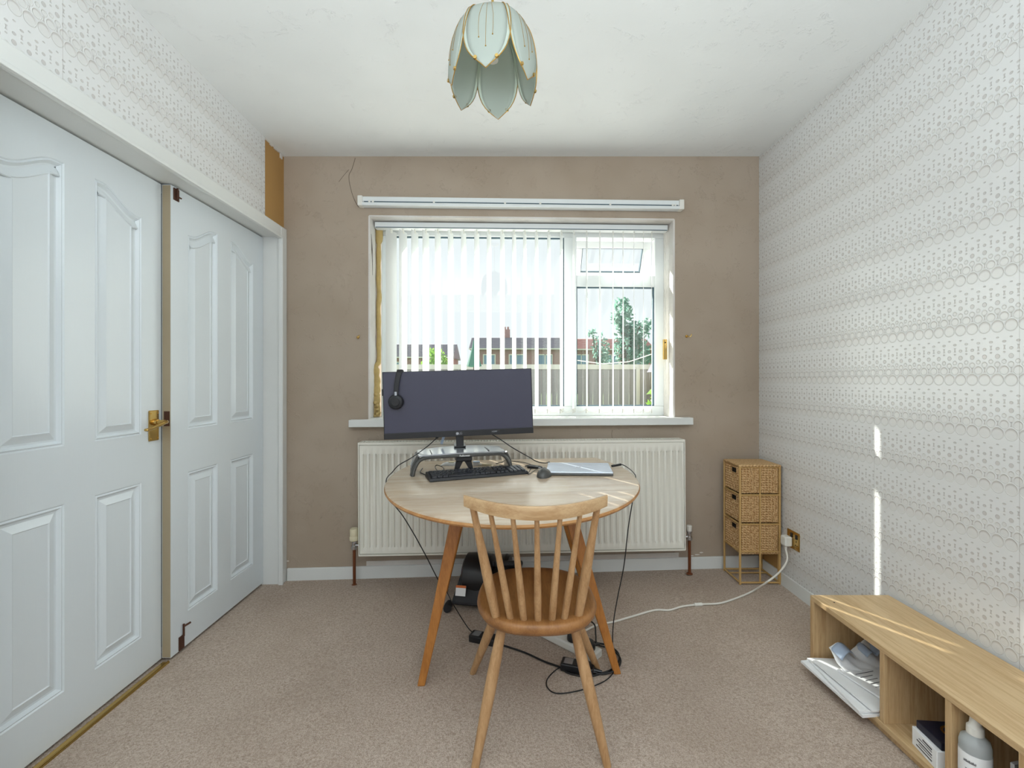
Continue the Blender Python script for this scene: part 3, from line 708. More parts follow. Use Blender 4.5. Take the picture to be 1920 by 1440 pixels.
for k, (t, f) in legs.items():
    a = cl(t[0], t[1], .40); b = Vector((f.x - C0.x, f.y - C0.y, fz(f.x) - C0.z)); LP[k] = (a, b)
    MB().tube([a.lerp(b, i / 8) for i in range(9)], [.012, .0145, .0165, .0175, .0175, .0165, .0150, .0132, .0115], 14).build('leg', M['beech'], ch, smooth=True)
for s in 'lr':
    a = LP['rear_' + s]; b = LP['front_' + s]; p = a[0].lerp(a[1], .17); q = b[0].lerp(b[1], .17)
    MB().tube([p.lerp(q, i / 6) for i in range(7)], [.007, .009, .0105, .011, .0105, .009, .007], 10).build('stretcher', M['beech'], ch, smooth=True)

# ------------------------------------------------------------------ on the table: riser, monitor, headset, keyboard, mouse, laptop
rp = on_table(866, 886); RM = TR(-.212, 2.078, tz(-.212), R(14), -.015)
rs = thing('monitor_riser', 'silver and grey plastic arched monitor riser on the table under the screen', 'stand', RM)
def topz(x): return .098 - .010 * (x / .2) ** 2
def fr(x): return -.045 + .045 * (x / .2) ** 2 * .9 + .0
m = MB(); vs = []; n = 20
for i in range(n + 1):
    x = -.195 + .39 * i / n
    vs += [Vector((x, fr(x), topz(x))), Vector((x, .15 - .02 * (x / .2) ** 2, topz(x) + .004)), Vector((x, .15 - .02 * (x / .2) ** 2, topz(x) - .006)), Vector((x, fr(x), topz(x) - .006))]
m.add(vs, [(i * 4 + k, i * 4 + (k + 1) % 4, (i + 1) * 4 + (k + 1) % 4, (i + 1) * 4 + k) for i in range(n) for k in range(4)] + [(3, 2, 1, 0), tuple(n * 4 + k for k in range(4))])
lab(m.build('top_plate', M['silver'], rs, smooth=True), 'glossy silver top plate')
bm_ = []; 
path = [(-.222, -.005, 0), (-.214, -.004, .03), (-.195, -.002, .062), (-.165, -.008, .078), (-.11, -.028, .083), (0, -.046, .086), (.11, -.028, .083), (.165, -.008, .078), (.195, -.002, .062), (.214, -.004, .03), (.222, -.005, 0)]
pp = catmull(path, 5); m = MB(); m.tube(pp, [.012 + .003 * abs(2 * i / (len(pp) - 1) - 1) for i in range(len(pp))], 10, flat=.62); lab(m.build('front_beam', M['grey'], rs, smooth=True), 'dark grey arched front beam')
for s in (-1, 1):
    o_ = [(s * .190, 0, .088), (s * .204, .02, .08), (s * .222, .03, .03), (s * .228, .03, 0), (s * .228, .15, 0), (s * .222, .15, .03), (s * .204, .14, .08), (s * .190, .14, .090)]
    i_ = [(p[0] - s * .008, p[1], p[2]) for p in o_]
    m = MB(); m.frustum([Vector(p) for p in o_], [Vector(p) for p in i_]); m.build('side_leg', M['silver'], rs)
    m = MB().tube(catmull([(s * .196, 0, .084), (s * .216, .010, .045), (s * .226, .012, .0)], 5), .008, 8); m.build('leg_edge', M['grey'], rs, smooth=True)
cbk = MB().box(-.035, .035, -.045, .02, .058, .078).build('centre_bracket', M['black'], rs, bevel=.004)
m = MB()
for s in (-1, 1): m.frustum([Vector((s * .003, -.03, .058)), Vector((s * .034, -.03, .058)), Vector((s * .046, -.03, 0)), Vector((s * .034, -.03, 0))], [Vector((s * .003, -.016, .058)), Vector((s * .034, -.016, .058)), Vector((s * .046, -.016, 0)), Vector((s * .034, -.016, 0))])
m.box(-.04, .04, -.03, -.016, .0, .006); m.build('centre_foot', M['black'], rs)
MB().box(.115, .119, -.02, .09, .0965, .0985).build('slot', M['black'], rs)
MB().box(-.14, -.137, -.02, .09, .0955, .0975).build('slot', M['black'], rs)
text('lettering', 'Fellowes', .013, M['white'], rs, TR(0, -.0595, .086, 0, 0, R(90)))

mn = thing('monitor', 'wide black monitor standing on the riser in front of the window', 'monitor', TR(-.232, 2.16, tz(-.232) + .104, R(8), -.0285))
W2 = .343
MB().box(-W2, W2, -.018, .0, .0525, .358).build('housing', M['black'], mn, bevel=.003)
lab(MB().box(-W2 + .004, W2 - .004, -.0195, -.0178, .080, .355).build('screen', M['screen'], mn), 'dark matt switched-off screen')
MB().box(-.15, .15, .0, .03, .10, .30).build('rear_bulge', M['blackm'], mn, bevel=.01)
chn = MB().box(-W2, W2, -.0205, -.017, .0525, .079).build('chin', M['black'], mn, bevel=.002)
MB().box(-.02, .015, -.004, .012, .0, .10).build('pole', M['black'], mn, bevel=.003)
bs = MB().box(-.03, .025, -.006, .09, 0, .006).build('base', M['black'], mn, bevel=.002)
text('logo', 'LG', .015, M['silver'], mn, TR(.0, -.0208, .066, 0, 0, R(90)))
lab(MB().lathe([(.0001, -.0006), (.0062, -.0006), (.0062, .0006), (.0001, .0006)], 14, TR(-.014, -.0206, .066, 0, 0, R(90))).build('logo_disc', M['silver'], mn), 'round silver maker mark on the chin')
text('logo', 'HDMI', .010, M['silver'], mn, TR(.158, -.0208, .068, 0, 0, R(90)))
MB().box(-W2 - .004, -W2 + .002, -.012, -.004, .25, .28).build('side_button', M['black'], mn)

hd = thing('headset', 'black headset hanging over the top left corner of the monitor', 'headset', WM['monitor'] @ TR(-.277, 0, 0))
bnd = catmull([(.0 - .005, -.040, .245), (-.003, -.038, .29), (.004, -.034, .33), (.010, -.026, .353), (.014, -.009, .3645), (.016, .012, .354), (.017, .034, .33), (.018, .046, .29), (.018, .05, .25)], 5)
m = MB(); vs = []
for i, p in enumerate(bnd):
    tg2 = (bnd[min(i + 1, len(bnd) - 1)] - bnd[max(i - 1, 0)]).normalized(); nn_ = tg2.cross(Vector((1, 0, 0))).normalized(); w_ = .0135 - .004 * abs(2 * i / (len(bnd) - 1) - 1)
    vs += [p + Vector((a_ * w_, 0, 0)) + nn_ * b_ * .0035 for a_, b_ in ((-1, -.6), (-.7, -1), (.7, -1), (1, -.6), (1, .6), (.7, 1), (-.7, 1), (-1, .6))]
m.add(vs, [(i * 8 + k, i * 8 + (k + 1) % 8, (i + 1) * 8 + (k + 1) % 8, (i + 1) * 8 + k) for i in range(len(bnd) - 1) for k in range(8)] + [tuple(range(7, -1, -1)), tuple((len(bnd) - 1) * 8 + k for k in range(8))])
m.build('headband', M['blackm'], hd, smooth=True, angle=50)
e1 = MB().lathe([(.001, -.024), (.020, -.023), (.030, -.017), (.034, -.008), (.034, .004), (.030, .010), (.001, .011)], 24, TR(-.006, -.0345, .222, R(-8), 0, R(90)) @ Matrix.Rotation(R(180), 4, 'X')).build('ear_cup', M['blackm'], hd, smooth=True)
MB().lathe([(.001, 0), (.017, 0), (.018, .002), (.017, .004), (.001, .004)], 20, TR(-.006, -.060, .222, R(-8), 0, R(90))).build('cap', M['black'], e1, smooth=True)
MB().lathe([(.001, -.024), (.020, -.023), (.030, -.017), (.034, -.008), (.034, .004), (.030, .010), (.001, .011)], 24, TR(.018, .052, .222, 0, 0, R(90))).build('ear_cup', M['blackm'], hd, smooth=True)
MB().box(-.012, .000, -.052, -.040, .242, .268).build('yoke', M['silver'], hd, bevel=.003)

kb0, kb1 = on_table(805, 905), on_table(992, 889)
ka = math.atan2(kb1.y - kb0.y, kb1.x - kb0.x); KL = (kb1 - kb0).length; KD = .120
kb = thing('keyboard', 'black full-size keyboard lying on the table in front of the riser', 'keyboard', TR(kb0.x, kb0.y, kb0.z + .001, ka, -.012))
MB().frustum([Vector(p) for p in ((0, 0, 0), (KL, 0, 0), (KL, KD, 0), (0, KD, 0))], [Vector(p) for p in ((.003, .003, .013), (KL - .003, .003, .013), (KL - .003, KD - .003, .022), (.003, KD - .003, .022))]).build('case', M['black'], kb, bevel=.003)
kproto = {}
u = (KL - .024) / 22.5; rowd = (KD - .022) / 6.3
def keyat(c, r, w):
    x = .012 + c * u; y = .010 + r * rowd; z = .0125 + .009 * (y + rowd / 2) / KD
    Mk = TR(x, y, z, 0, 0, R(3.6))
    if w not in kproto:
        a = .0012; kproto[w] = MB().frustum([Vector((a, a, 0)), Vector((w * u - a, a, 0)), Vector((w * u - a, rowd - a, 0)), Vector((a, rowd - a, 0))], [Vector((a * 2, a * 2, .006)), Vector((w * u - 2 * a, a * 2, .006)), Vector((w * u - 2 * a, rowd - 1.5 * a, .006)), Vector((a * 2, rowd - 1.5 * a, .006))]).build('key', M['key'], kb); kproto[w].matrix_local = Mk
    else: copy_part(kproto[w], kb, Mk)
rows = [[1.25, 1.25, 1.25, 6.25, 1.25, 1.25, 1.25, 1.25], [2.25] + [1] * 10 + [2.75], [1.75] + [1] * 11 + [2.25], [1.5] + [1] * 12 + [1.5], [1] * 13 + [2], [1] * 15]
for r, row in enumerate(rows):
    c = 0; rr = r if r < 5 else 5.2
    for w in row: keyat(c, rr, w); c += w
    for k in range(3):
        if r in (0, 3, 4, 5) or (r == 1 and k == 1): keyat(15.25 + k, rr, 1)
    if r < 5:
        for k in range(4): keyat(18.5 + k, rr, 1)

mp = on_table(1020, 893)
ms = thing('computer_mouse', 'dark grey computer mouse on the table beside the laptop', 'mouse', TR(mp.x, mp.y, mp.z, R(-14)))
m = MB(); m.grid(lambda a, b: (lambda th, ph: Vector((.031 * math.sin(ph) * math.cos(th) * (1 + .08 * math.sin(th)), .052 * math.sin(ph) * math.sin(th), max(0, .036 * math.cos(ph)) * (1 - .12 * math.sin(th)) )))(2 * math.pi * a, math.pi / 2 * b), 28, 10)
m.lathe([(.0001, .0), (.028, .0)], 8, Matrix.Diagonal((1, 1.6, 1, 1)), close=False); m.build('shell', M['grey'], ms, smooth=True, angle=60)
MB().tube([(-.0, .012, .0335), (0, .032, .0275)], .0035, 10).build('wheel', M['black'], ms, smooth=True)
MB().tube([(-.001, .010, .0352), (-.0, -.0, .0362), (0, -.0, .0361)], .0008, 6).build('seam', M['black'], ms)

lp0 = on_table(1024, 884, .018); lp1 = on_table(1150, 885, .018)
la = math.atan2(lp1.y - lp0.y, lp1.x - lp0.x)
lt = thing('laptop', 'closed silver laptop lying at the right of the table', 'laptop', TR(lp0.x, lp0.y, lp0.z - .018, la, -.012))
LW, LD = (lp1 - lp0).length, .225
MB().box(0, LW, 0, LD, .0012, .0095).build('base', M['grey'], lt, bevel=.003); lab(MB().box(0, LW, 0, LD, .0100, .0175).build('lid', M['laptop'], lt, bevel=.003), 'silver lid')
text('logo', 'hp', .022, M['silver'], lt, TR(LW / 2, LD / 2, .0177))
for x in (.02, LW - .02):
    for y in (.02, LD - .02): MB().cyl((x, y, 0), (x, y, .0015), .006, .006, 10).build('foot', M['black'], lt)

# cables and small things on the table
def cable(name, pts, r, mat, label, cat='cable', group=None, n=8):
    return tag(MB().tube(catmull(pts, n), r, 7).build(name, mat, smooth=True, angle=60), label, cat, group)
def T(px, py, l=.004): return on_table(px, py, l)
cable('monitor_cable', [at(918, 812, 2.19), at(935, 822, 2.2), at(962, 840, 2.2), at(990, 856, 2.2), T(1008, 866, .02), T(1022, 868, .006), T(1030, 866, .005)], .0024, M['cable'], 'black cable slanting from the monitor down behind the laptop')
dg = T(1000, 878, 0); hub = thing('cable_hub', 'small black cable hub between the keyboard and the laptop', 'hub', TR(dg.x, dg.y, dg.z, R(-25)))
MB().box(-.028, .028, -.012, .012, 0, .012).build('case', M['black'], hub, bevel=.003); MB().box(.028, .040, -.007, .007, .002, .009).build('plug', M['silver'], hub)
MB().tube(catmull([(-.028, 0, .006), (-.05, .02, .004), (-.035, .05, .004), (.0, .045, .004), (.03, .03, .005), (.045, .0, .006)], 6), .002, 7).build('lead', M['cable'], hub, smooth=True)
cable('keyboard_lead', [T(806, 893, .008), T(797, 890), T(788, 885), T(792, 878)], .0022, M['cable'], 'short black lead leaving the left end of the keyboard')
cable('mouse_lead', [T(1014, 884, .012), T(1005, 881), T(990, 889, .003), T(996, 872, .003), T(975, 866, .003), T(950, 865, .003), T(930, 869, .003)], .0016, M['cable'], 'thin black lead running from the mouse behind the keyboard')
cable('looped_lead', [T(838, 882), T(823, 884), T(816, 876, .012), T(820, 872, .02), T(832, 878, .014), T(828, 886)], .0018, M['cable'], 'thin black lead coiled in a loop behind the keyboard')
p0, p1 = T(898, 871, .006), T(922, 872, .006)
pn = thing('pen', 'white pen lying under the riser behind the keyboard', 'pen', TR(p0.x, p0.y, p0.z)); dv = p1 - p0
MB().tube([Vector(), dv * .8, dv * .95, dv * 1.1], [.0048, .0048, .003, .0008], 10).build('barrel', M['cream'], pn, smooth=True); MB().tube([dv * -.02, dv * .25], .0056, 10).build('cap', M['wplastic'], pn, smooth=True)
q = T(893, 872, 0); cb_ = thing('paper_pad', 'small white note block under the riser', 'note pad', TR(q.x, q.y, q.z, R(10)))
MB().box(-.016, .016, -.016, .016, 0, .016).build('block', M['white'], cb_); MB().box(-.0165, .0165, -.0165, .0165, .016, .018).build('top_sheet', M['blue'], cb_)
q = T(845, 872, 0); cb_ = thing('wipes_packet', 'crumpled white wipes packet under the left side of the riser', 'packet', TR(q.x, q.y, q.z, R(-8)))
m = MB().grid(lambda a, b: Vector((-.045 + .09 * a, -.025 + .05 * b, .014 * math.sin(math.pi * a) ** .5 * math.sin(math.pi * b) ** .5 + .002 * math.sin(a * 31 + b * 17) + .001)), 14, 8); m.box(-.043, .043, -.024, .024, 0, .002); m.build('wrapper', M['white'], cb_, smooth=True); MB().box(-.008, .018, -.01, .01, .0145, .0165).build('label', M['cream'], cb_)
# dangling lead with plug at monitor's left, running off the table edge
c1 = cable('power_lead', [at(818, 822, 2.14), at(800, 838, 2.10), at(772, 858, 2.06), at(748, 872, 2.02), on_table(735, 886, .006), on_table(727, 894, .004), at(724, 903, 1.93), at(727, 922, 1.93), at(738, 945, 1.92), at(755, 967, 1.92), at(777, 1003, 1.93), at(800, 1045, 1.93), at(820, 1084, 2.02), at(835, 1105, 2.06), at(848, 1130, 2.06), on_floor(866, 1160, .02), on_floor(880, 1180, .006), on_floor(888, 1186, .014)], .0022, M['cable'], 'thin black lead from the monitor hanging off the left table edge to the floor')
e = at(818, 822, 2.14); MB().tube([e, e + Vector((.010, .006, .012))], .006, 8).build('plug', M['black'], c1, world=True)
q = at(831, 822, 2.2); tg_ = thing('cable_tag', 'small pale paper tag hanging under the monitor left of its pole', 'tag', TR(q.x, q.y, q.z)); MB().box(-.006, .006, -.0006, .0006, -.028, .012, Matrix.Rotation(R(18), 4, 'Y')).build('paper', M['blue'], tg_); MB().cyl((.006, 0, .012), (.010, 0, .035), .0008, .0008, 5).build('string', M['wcable'], tg_)
c2 = cable('laptop_lead', [T(1152, 873, .010), T(1166, 871, .012), T(1180, 879, .006), T(1190, 889, .004), at(1192, 897, 1.94), at(1190, 915, 1.94), at(1186, 940, 1.90), at(1178, 990, 1.80), at(1170, 1060, 1.80), at(1158, 1120, 1.80), at(1150, 1170, 1.80), at(1149, 1215, 1.80), on_floor(1154, 1236, .01), on_floor(1160, 1246, .005), on_floor(1150, 1262, .003), on_floor(1130, 1279, .003), on_floor(1085, 1295, .003), on_floor(1045, 1300, .003), on_floor(1027, 1290, .003), on_floor(1026, 1274, .003), on_floor(1040, 1258, .003), on_floor(1056, 1248, .008)], .0021, M['cable'], 'thin black lead from the laptop hanging off the right table edge to the carpet')
a = T(1152, 873, .010); b_ = T(1164, 871, .012); MB().tube([a - (b_ - a) * .4, b_], .0055, 8).build('plug', M['black'], c2, world=True)

# ------------------------------------------------------------------ on the floor: adapters, socket strip, cables, pedal machine
def adapter(px, py, rz, L_, label):
    p = on_floor(px, py); a = thing('power_adapter', label, 'adapter', TR(p.x, p.y, p.z, rz), 'power adapters under the table')
    MB().box(-L_ / 2, L_ / 2, -.026, .026, 0, .030).build('case', M['black'], a, bevel=.005)
    lab(MB().box(-L_ / 2 + .012, -L_ / 2 + .045, -.018, .018, .0300, .0306).build('sticker', M['silver'], a), 'pale rating sticker')
    MB().tube([(L_ / 2, 0, .013), (L_ / 2 + .03, 0, .012)], [.009, .005], 10).build('strain_relief', M['black'], a, smooth=True); return a
adapter(906, 1203, R(-20), .115, 'black power adapter on the carpet behind the left chair legs')
adapter(1083, 1257, R(-18), .125, 'black power adapter on the carpet beside the socket strip')
cable('mains_lead', [on_floor(933, 1208, .012), on_floor(950, 1212, .006), on_floor(985, 1224, .005), on_floor(1020, 1240, .005), on_floor(1050, 1251, .005), on_floor(1066, 1262, .005), on_floor(1100, 1268, .005), on_floor(1130, 1262, .005), on_floor(1152, 1252, .007), on_floor(1161, 1236, .007), on_floor(1157, 1222, .006), on_floor(1140, 1210, .006), on_floor(1122, 1206, .008), on_floor(1106, 1203, .02), on_floor(1090, 1206, .045)], .0038, M['cable'], 'thick black mains lead coiling from the adapter round the right table leg')
cable('mains_lead', [on_floor(1112, 1260, .012), on_floor(1130, 1264, .006), on_floor(1155, 1256, .013), on_floor(1164, 1240, .013), on_floor(1158, 1227, .012), on_floor(1140, 1215, .012), on_floor(1120, 1208, .014), on_floor(1117, 1190, .02), on_floor(1115, 1172, .03), on_floor(1104, 1165, .04), on_floor(1092, 1180, .06), on_floor(1075, 1195, .055)], .0034, M['cable'], 'black lead looping up from the carpet to the socket strip')
s0, s1 = on_floor(1016, 1196), on_floor(1092, 1234); sd = (s1 - s0); sa = math.atan2(sd.y, sd.x); sm = (s0 + s1) / 2
ss = thing('socket_strip', 'white four-gang socket extension strip on the carpet under the chair', 'extension lead', TR(sm.x + .024, sm.y + .022, fz(sm.x), sa))
MB().box(-.18, .155, -.034, .034, 0, .032).build('case', M['wplastic'], ss, bevel=.006)
for i, x in enumerate((-.125, -.045, .035, .115)):
    h = MB().box(x - .003, x + .003, .010, .018, .0318, .0325).box(x - .014, x - .007, -.012, -.008, .0318, .0325).box(x + .007, x + .014, -.012, -.008, .0318, .0325); h.build('socket_holes', M['ink'], ss)
    sw = MB().box(x - .008, x + .008, .021, .029, .0318, .036).build('rocker', M['wplastic'], ss)
def plug(name, mat, Mx, label):
    p = thing(name, label, 'plug', Mx, 'plugs in the socket strip')
    m = MB().lathe([(.026, 0), (.027, .004), (.026, .018), (.018, .030), (.001, .032)], 16, Matrix.Diagonal((1, .9, 1, 1))); m.build('body', mat, p, smooth=True)
    MB().tube([(0, -.02, .010), (0, -.045, .008)], [.007, .0045], 10).build('cord_grip', mat, p, smooth=True); return p
SMx = WM[ss.name]
plug('mains_plug', M['black'], SMx @ TR(.035, 0, .0325, R(170)), 'black plug in the socket strip, the one farther from the chair leg')
plug('mains_plug', M['black'], SMx @ TR(.115, 0, .0325, R(150)), 'black plug in the socket strip, partly behind the right chair leg')

sock = thing('wall_socket', 'brass double wall socket low on the wallpapered wall', 'socket', TR(XR, 2.382, .290))
MB().box(-.006, 0, -.050, .050, -.046, .046).build('plate', M['brass'], sock, bevel=.002)
for y in (-.028, .012): MB().box(-.009, -.005, y - .008, y + .006, .012, .034).build('rocker', M['black'], sock)
for y in (-.028, .026):
    MB().box(-.0066, -.0055, y - .002, y + .002, -.005, .004).box(-.0066, -.0055, y - .010, y - .004, -.022, -.018).box(-.0066, -.0055, y + .004, y + .010, -.022, -.018).build('socket_holes', M['dark'], sock)
wp = thing('mains_plug', 'white plug pushed into the brass wall socket', 'plug', TR(XR - .0068, 2.405, .278))
MB().box(-.038, 0, -.024, .024, -.024, .026).build('body', M['wplastic'], wp, bevel=.008, seg=3); MB().tube([(-.022, 0, -.022), (-.022, 0, -.045)], [.008, .005], 10).build('cord_grip', M['wplastic'], wp, smooth=True)
wc = cable('extension_cord', [Vector((XR - .029, 2.405, .236)), at(1476, 1050, 2.36), at(1462, 1072, 2.32), at(1440, 1090, 2.27), on_floor(1412, 1108, .012), on_floor(1385, 1120, .005), on_floor(1350, 1131, .005), on_floor(1315, 1133, .006), on_floor(1280, 1137, .005), on_floor(1255, 1144, .005), on_floor(1228, 1144, .005), on_floor(1185, 1156, .005), on_floor(1150, 1166, .005), on_floor(1120, 1172, .005), on_floor(1098, 1182, .01), on_floor(1080, 1190, .014)], .0048, M['wcable'], 'thick white extension cord running over the carpet to the brass socket')
MB().tube([on_floor(1302, 1134, .006), on_floor(1316, 1133, .006)], .0085, 10).build('joint', M['wplastic'], wc, world=True, smooth=True)

# black under-desk pedal machine
pmp = on_floor(925, 1118); PM = TR(-.09, 2.30, fz(-.09), R(-10))
pm = thing('pedal_machine', 'black under-desk pedal exerciser on the carpet behind the chair', 'exercise machine', PM)
MB().tube(catmull([(-.20, -.06, .018), (-.20, -.10, .018), (-.195, -.115, .018)], 4), .0185, 12).build('foot_bar', M['blackm'], pm, smooth=True)
MB().tube([(.20, -.11, .018), (.20, -.05, .018)], .0185, 12).build('foot_bar', M['blackm'], pm, smooth=True)
MB().tube([(-.20, .13, .018), (.20, .13, .018)], .0185, 12).build('foot_bar', M['blackm'], pm, smooth=True)
hs = [(-.15, -.085), (.13, -.085), (.14, .15), (-.16, .15)]
MB().frustum([Vector((x * 1.28, y, .02)) for x, y in hs], [Vector((x * 1.0, y * .45 + .01, .165)) for x, y in hs]).build('housing', M['blackm'], pm, bevel=.02, seg=3)
for x, w in ((-.075, .075), (.06, .022)):
    MB().lathe([(.001, -w), (.085, -w), (.104, -w * .85), (.110, 0), (.104, w * .85), (.085, w), (.001, w)], 28, TR(x, .045, .125, 0, R(90))).build('flywheel_cover', M['black'], pm, smooth=True)
lab(MB().lathe([(.055, -.004), (.066, -.004), (.066, .004), (.055, .004), (.055, -.004)], 28, TR(-.152, .045, .125, 0, R(90)), close=False).build('ring', M['purple'], pm, smooth=True), 'purple accent ring')
lab(MB().box(-.155, -.112, -.004, .0, -.0, .022, TR(.02, -.040, .148, 0, 0, R(-20))).build('badge', M['purple'], pm), 'purple badge')
lb = MB().box(-.165, -.115, -.002, .0015, .0, .045, TR(.0, -.083, .07, 0, 0, R(-20))).build('warning_label', M['white'], pm); lab(lb, 'white warning label')
lab(MB().box(-.165, -.115, -.003, .001, .036, .047, TR(.0, -.083, .07, 0, 0, R(-20))).build('stripe', M['orange'], lb), 'orange stripe')
for x, y, z, a in ((-.06, .09, .165, -20), (.085, .05, .175, -32)):
    pd = MB().box(-.055, .055, -.10, .10, -.012, .012, TR(x, y, z, R(12), 0, R(a))).build('pedal', M['blackm'], pm, bevel=.008)
    if x > 0:
        lab(MB().box(-.028, .036, -.085, -.02, .0122, .0135, TR(x, y, z, R(12), 0, R(a))).build('sticker', M['white'], pd), 'pale printed sticker')
        MB().box(.026, .036, -.085, -.02, .0130, .0142, TR(x, y, z, R(12), 0, R(a))).build('stripe', M['orange'], pd)
    MB().tube([(x, .045, .125), (x, y, z)], .010, 8).build('crank', M['black'], pm)

# ------------------------------------------------------------------ rattan drawer tower in the corner
RX0, RX1, RY0, RY1 = 1.222, 1.446, 2.475, 2.668; rz0 = fz(1.33)
tw = thing('rattan_tower', 'narrow rattan tower with three woven drawers standing in the right corner', 'drawer unit', TR((RX0 + RX1) / 2, (RY0 + RY1) / 2, rz0))
hx, hy = (RX1 - RX0) / 2, (RY1 - RY0) / 2; HT = .640
pr = .006
for sx_, sy_ in ((-1, -1), (1, -1), (1, 1), (-1, 1)): MB().tube([(sx_ * (hx - pr), sy_ * (hy - pr), 0), (sx_ * (hx - pr), sy_ * (hy - pr), HT - .01)], pr, 8).build('post', M['cane'], tw, smooth=True)
MB().tube([(.0, -hy + .004, .012), (0, -hy + .004, HT - .01)], .0045, 8).build('post', M['cane'], tw, smooth=True)
MB().tube([(hx - .003, -hy + .02, 0), (hx - .003, -hy + .02, HT - .02)], .006, 8).build('post', M['cane'], tw, smooth=True)
def ringbar(z, nm, r):
    for a, b in (((-hx + pr, -hy + pr), (hx - pr, -hy + pr)), ((hx - pr, -hy + pr), (hx - pr, hy - pr)), ((hx - pr, hy - pr), (-hx + pr, hy - pr)), ((-hx + pr, hy - pr), (-hx + pr, -hy + pr))):
        MB().tube([(a[0], a[1], z), (b[0], b[1], z)], r, 8).build(nm, M['cane'], tw, smooth=True)
ringbar(.010, 'base_rail', .005); ringbar(.175, 'runner', .004); ringbar(.322, 'runner', .004); ringbar(.478, 'runner', .004)
MB().tube([(-hx + .01, hy - .06, .010), (hx - .01, hy - .06, .010)], .004, 8).build('base_rail', M['cane'], tw, smooth=True)
MB().box(-hx, hx, -hy, hy, HT - .012, HT).build('top_panel', M['weave'], tw, bevel=.005)
for z0_, z1_ in ((.160, .318), (.330, .474), (.486, .625)):
    d = MB(); ix, iy, tk = hx - .012, hy - .011, .010; tb_ = 8
    # front face is -x; hole left in it by four strips
    hz0, hz1, hy0, hy1 = z1_ - .042, z1_ - .014, -.034, .028
    d.box(-ix, -ix + tk, -iy, hy0, z0_, z1_).box(-ix, -ix + tk, hy1, iy, z0_, z1_).box(-ix, -ix + tk, hy0, hy1, z0_, hz0).box(-ix, -ix + tk, hy0, hy1, hz1, z1_)
    d.box(ix - tk, ix, -iy, iy, z0_, z1_).box(-ix + tk, ix - tk, -iy, -iy + tk, z0_, z1_).box(-ix + tk, ix - tk, iy - tk, iy, z0_, z1_).box(-ix + tk, ix - tk, -iy + tk, iy - tk, z0_, z0_ + .006)
    dr = d.build('drawer', M['weave'], tw)
    w = MB(); nst = 12                     # raised woven stakes and weavers on the two visible faces
    for k in range(nst):
        x = -ix + .008 + k * (2 * ix - .016) / (nst - 1)
        w.tube([(x, -iy - .001 + (.0022 if (j + k) % 2 else -.0022), z0_ + .004 + (z1_ - z0_ - .008) * j / 14) for j in range(15)], .0055, 5)
    for k in range(9):
        y = -iy + .01 + k * (2 * iy - .02) / 8
        if hy0 - .008 < y < hy1 + .008: w.tube([(-ix - .001 + (.002 if (j + k) % 2 else -.002), y, z0_ + .004 + (hz0 - z0_ - .006) * j / 10) for j in range(11)], .0055, 5)
        else: w.tube([(-ix - .001 + (.002 if (j + k) % 2 else -.002), y, z0_ + .004 + (z1_ - z0_ - .008) * j / 14) for j in range(15)], .0055, 5)
    wv = w.build('woven_strands', M['weave'], dr, smooth=True, angle=70); wv['kind'] = 'stuff'
    MB().tube([(-ix, -iy, z1_), (ix, -iy, z1_), (ix, iy, z1_), (-ix, iy, z1_), (-ix, -iy, z1_)], .005, 8).build('rim', M['cane'], dr, smooth=True)
    lab(MB().box(-ix + tk - .002, -ix + tk, hy0 - .004, hy1 + .004, hz0 - .004, hz1 + .002).build('hole_shade_plate', M['dark'], dr), 'dark plate standing in for the shade inside the hand hole')  # flat dark plate paints the unlit inside of the drawer

# ------------------------------------------------------------------ low oak shelf unit at the right
BX0, BX1, BY0, BY1 = 1.142, 1.440, .80, 1.768; bz = fz(1.29); BH = .292 - bz + .0
sh = thing('shelf_unit', 'low oak-veneer open shelf unit lying along the wallpapered wall', 'shelf', TR(BX0, BY0, bz))
D, LN = BX1 - BX0, BY1 - BY0
def Z(a): return a
MB().box(0, D, 0, LN, BH - .018, BH).build('top', M['oak'], sh, bevel=.001)
MB().box(0, D, .018, LN - .018, .022, .040).build('bottom', M['oak'], sh, bevel=.001)
MB().box(.012, D, .018, LN - .018, 0, .022).build('plinth', M['oakv'], sh)
for y in (0, LN - .018): MB().box(0, D, y, y + .018, 0, BH - .018).build('end_panel', M['oakv'], sh, bevel=.001)
MB().box(D - .008, D, .018, LN - .018, .04, BH - .018).build('back_panel', M['oakv'], sh)
for y in (1.036 - BY0, 1.213 - BY0, 1.429 - BY0): MB().box(.002, D - .008, y - .009, y + .009, .04, BH - .018).build('divider', M['oakv'], sh, bevel=.001)
for x, y in ((.05, LN - .06), (.20, LN - .60), (.07, LN - .70)): MB().cyl((x, y, BH - .0005), (x, y, BH + .0006), .003, .003, 10).build('screw_hole', M['dark'], sh)
for x in (.16, .27): 
    MB().box(x - .012, x + .012, 1.405 - BY0 - .012, 1.405 - BY0 + .003, .041, .052).build('fixing_block', M['rust'], sh, bevel=.003)
SZ = bz + .041
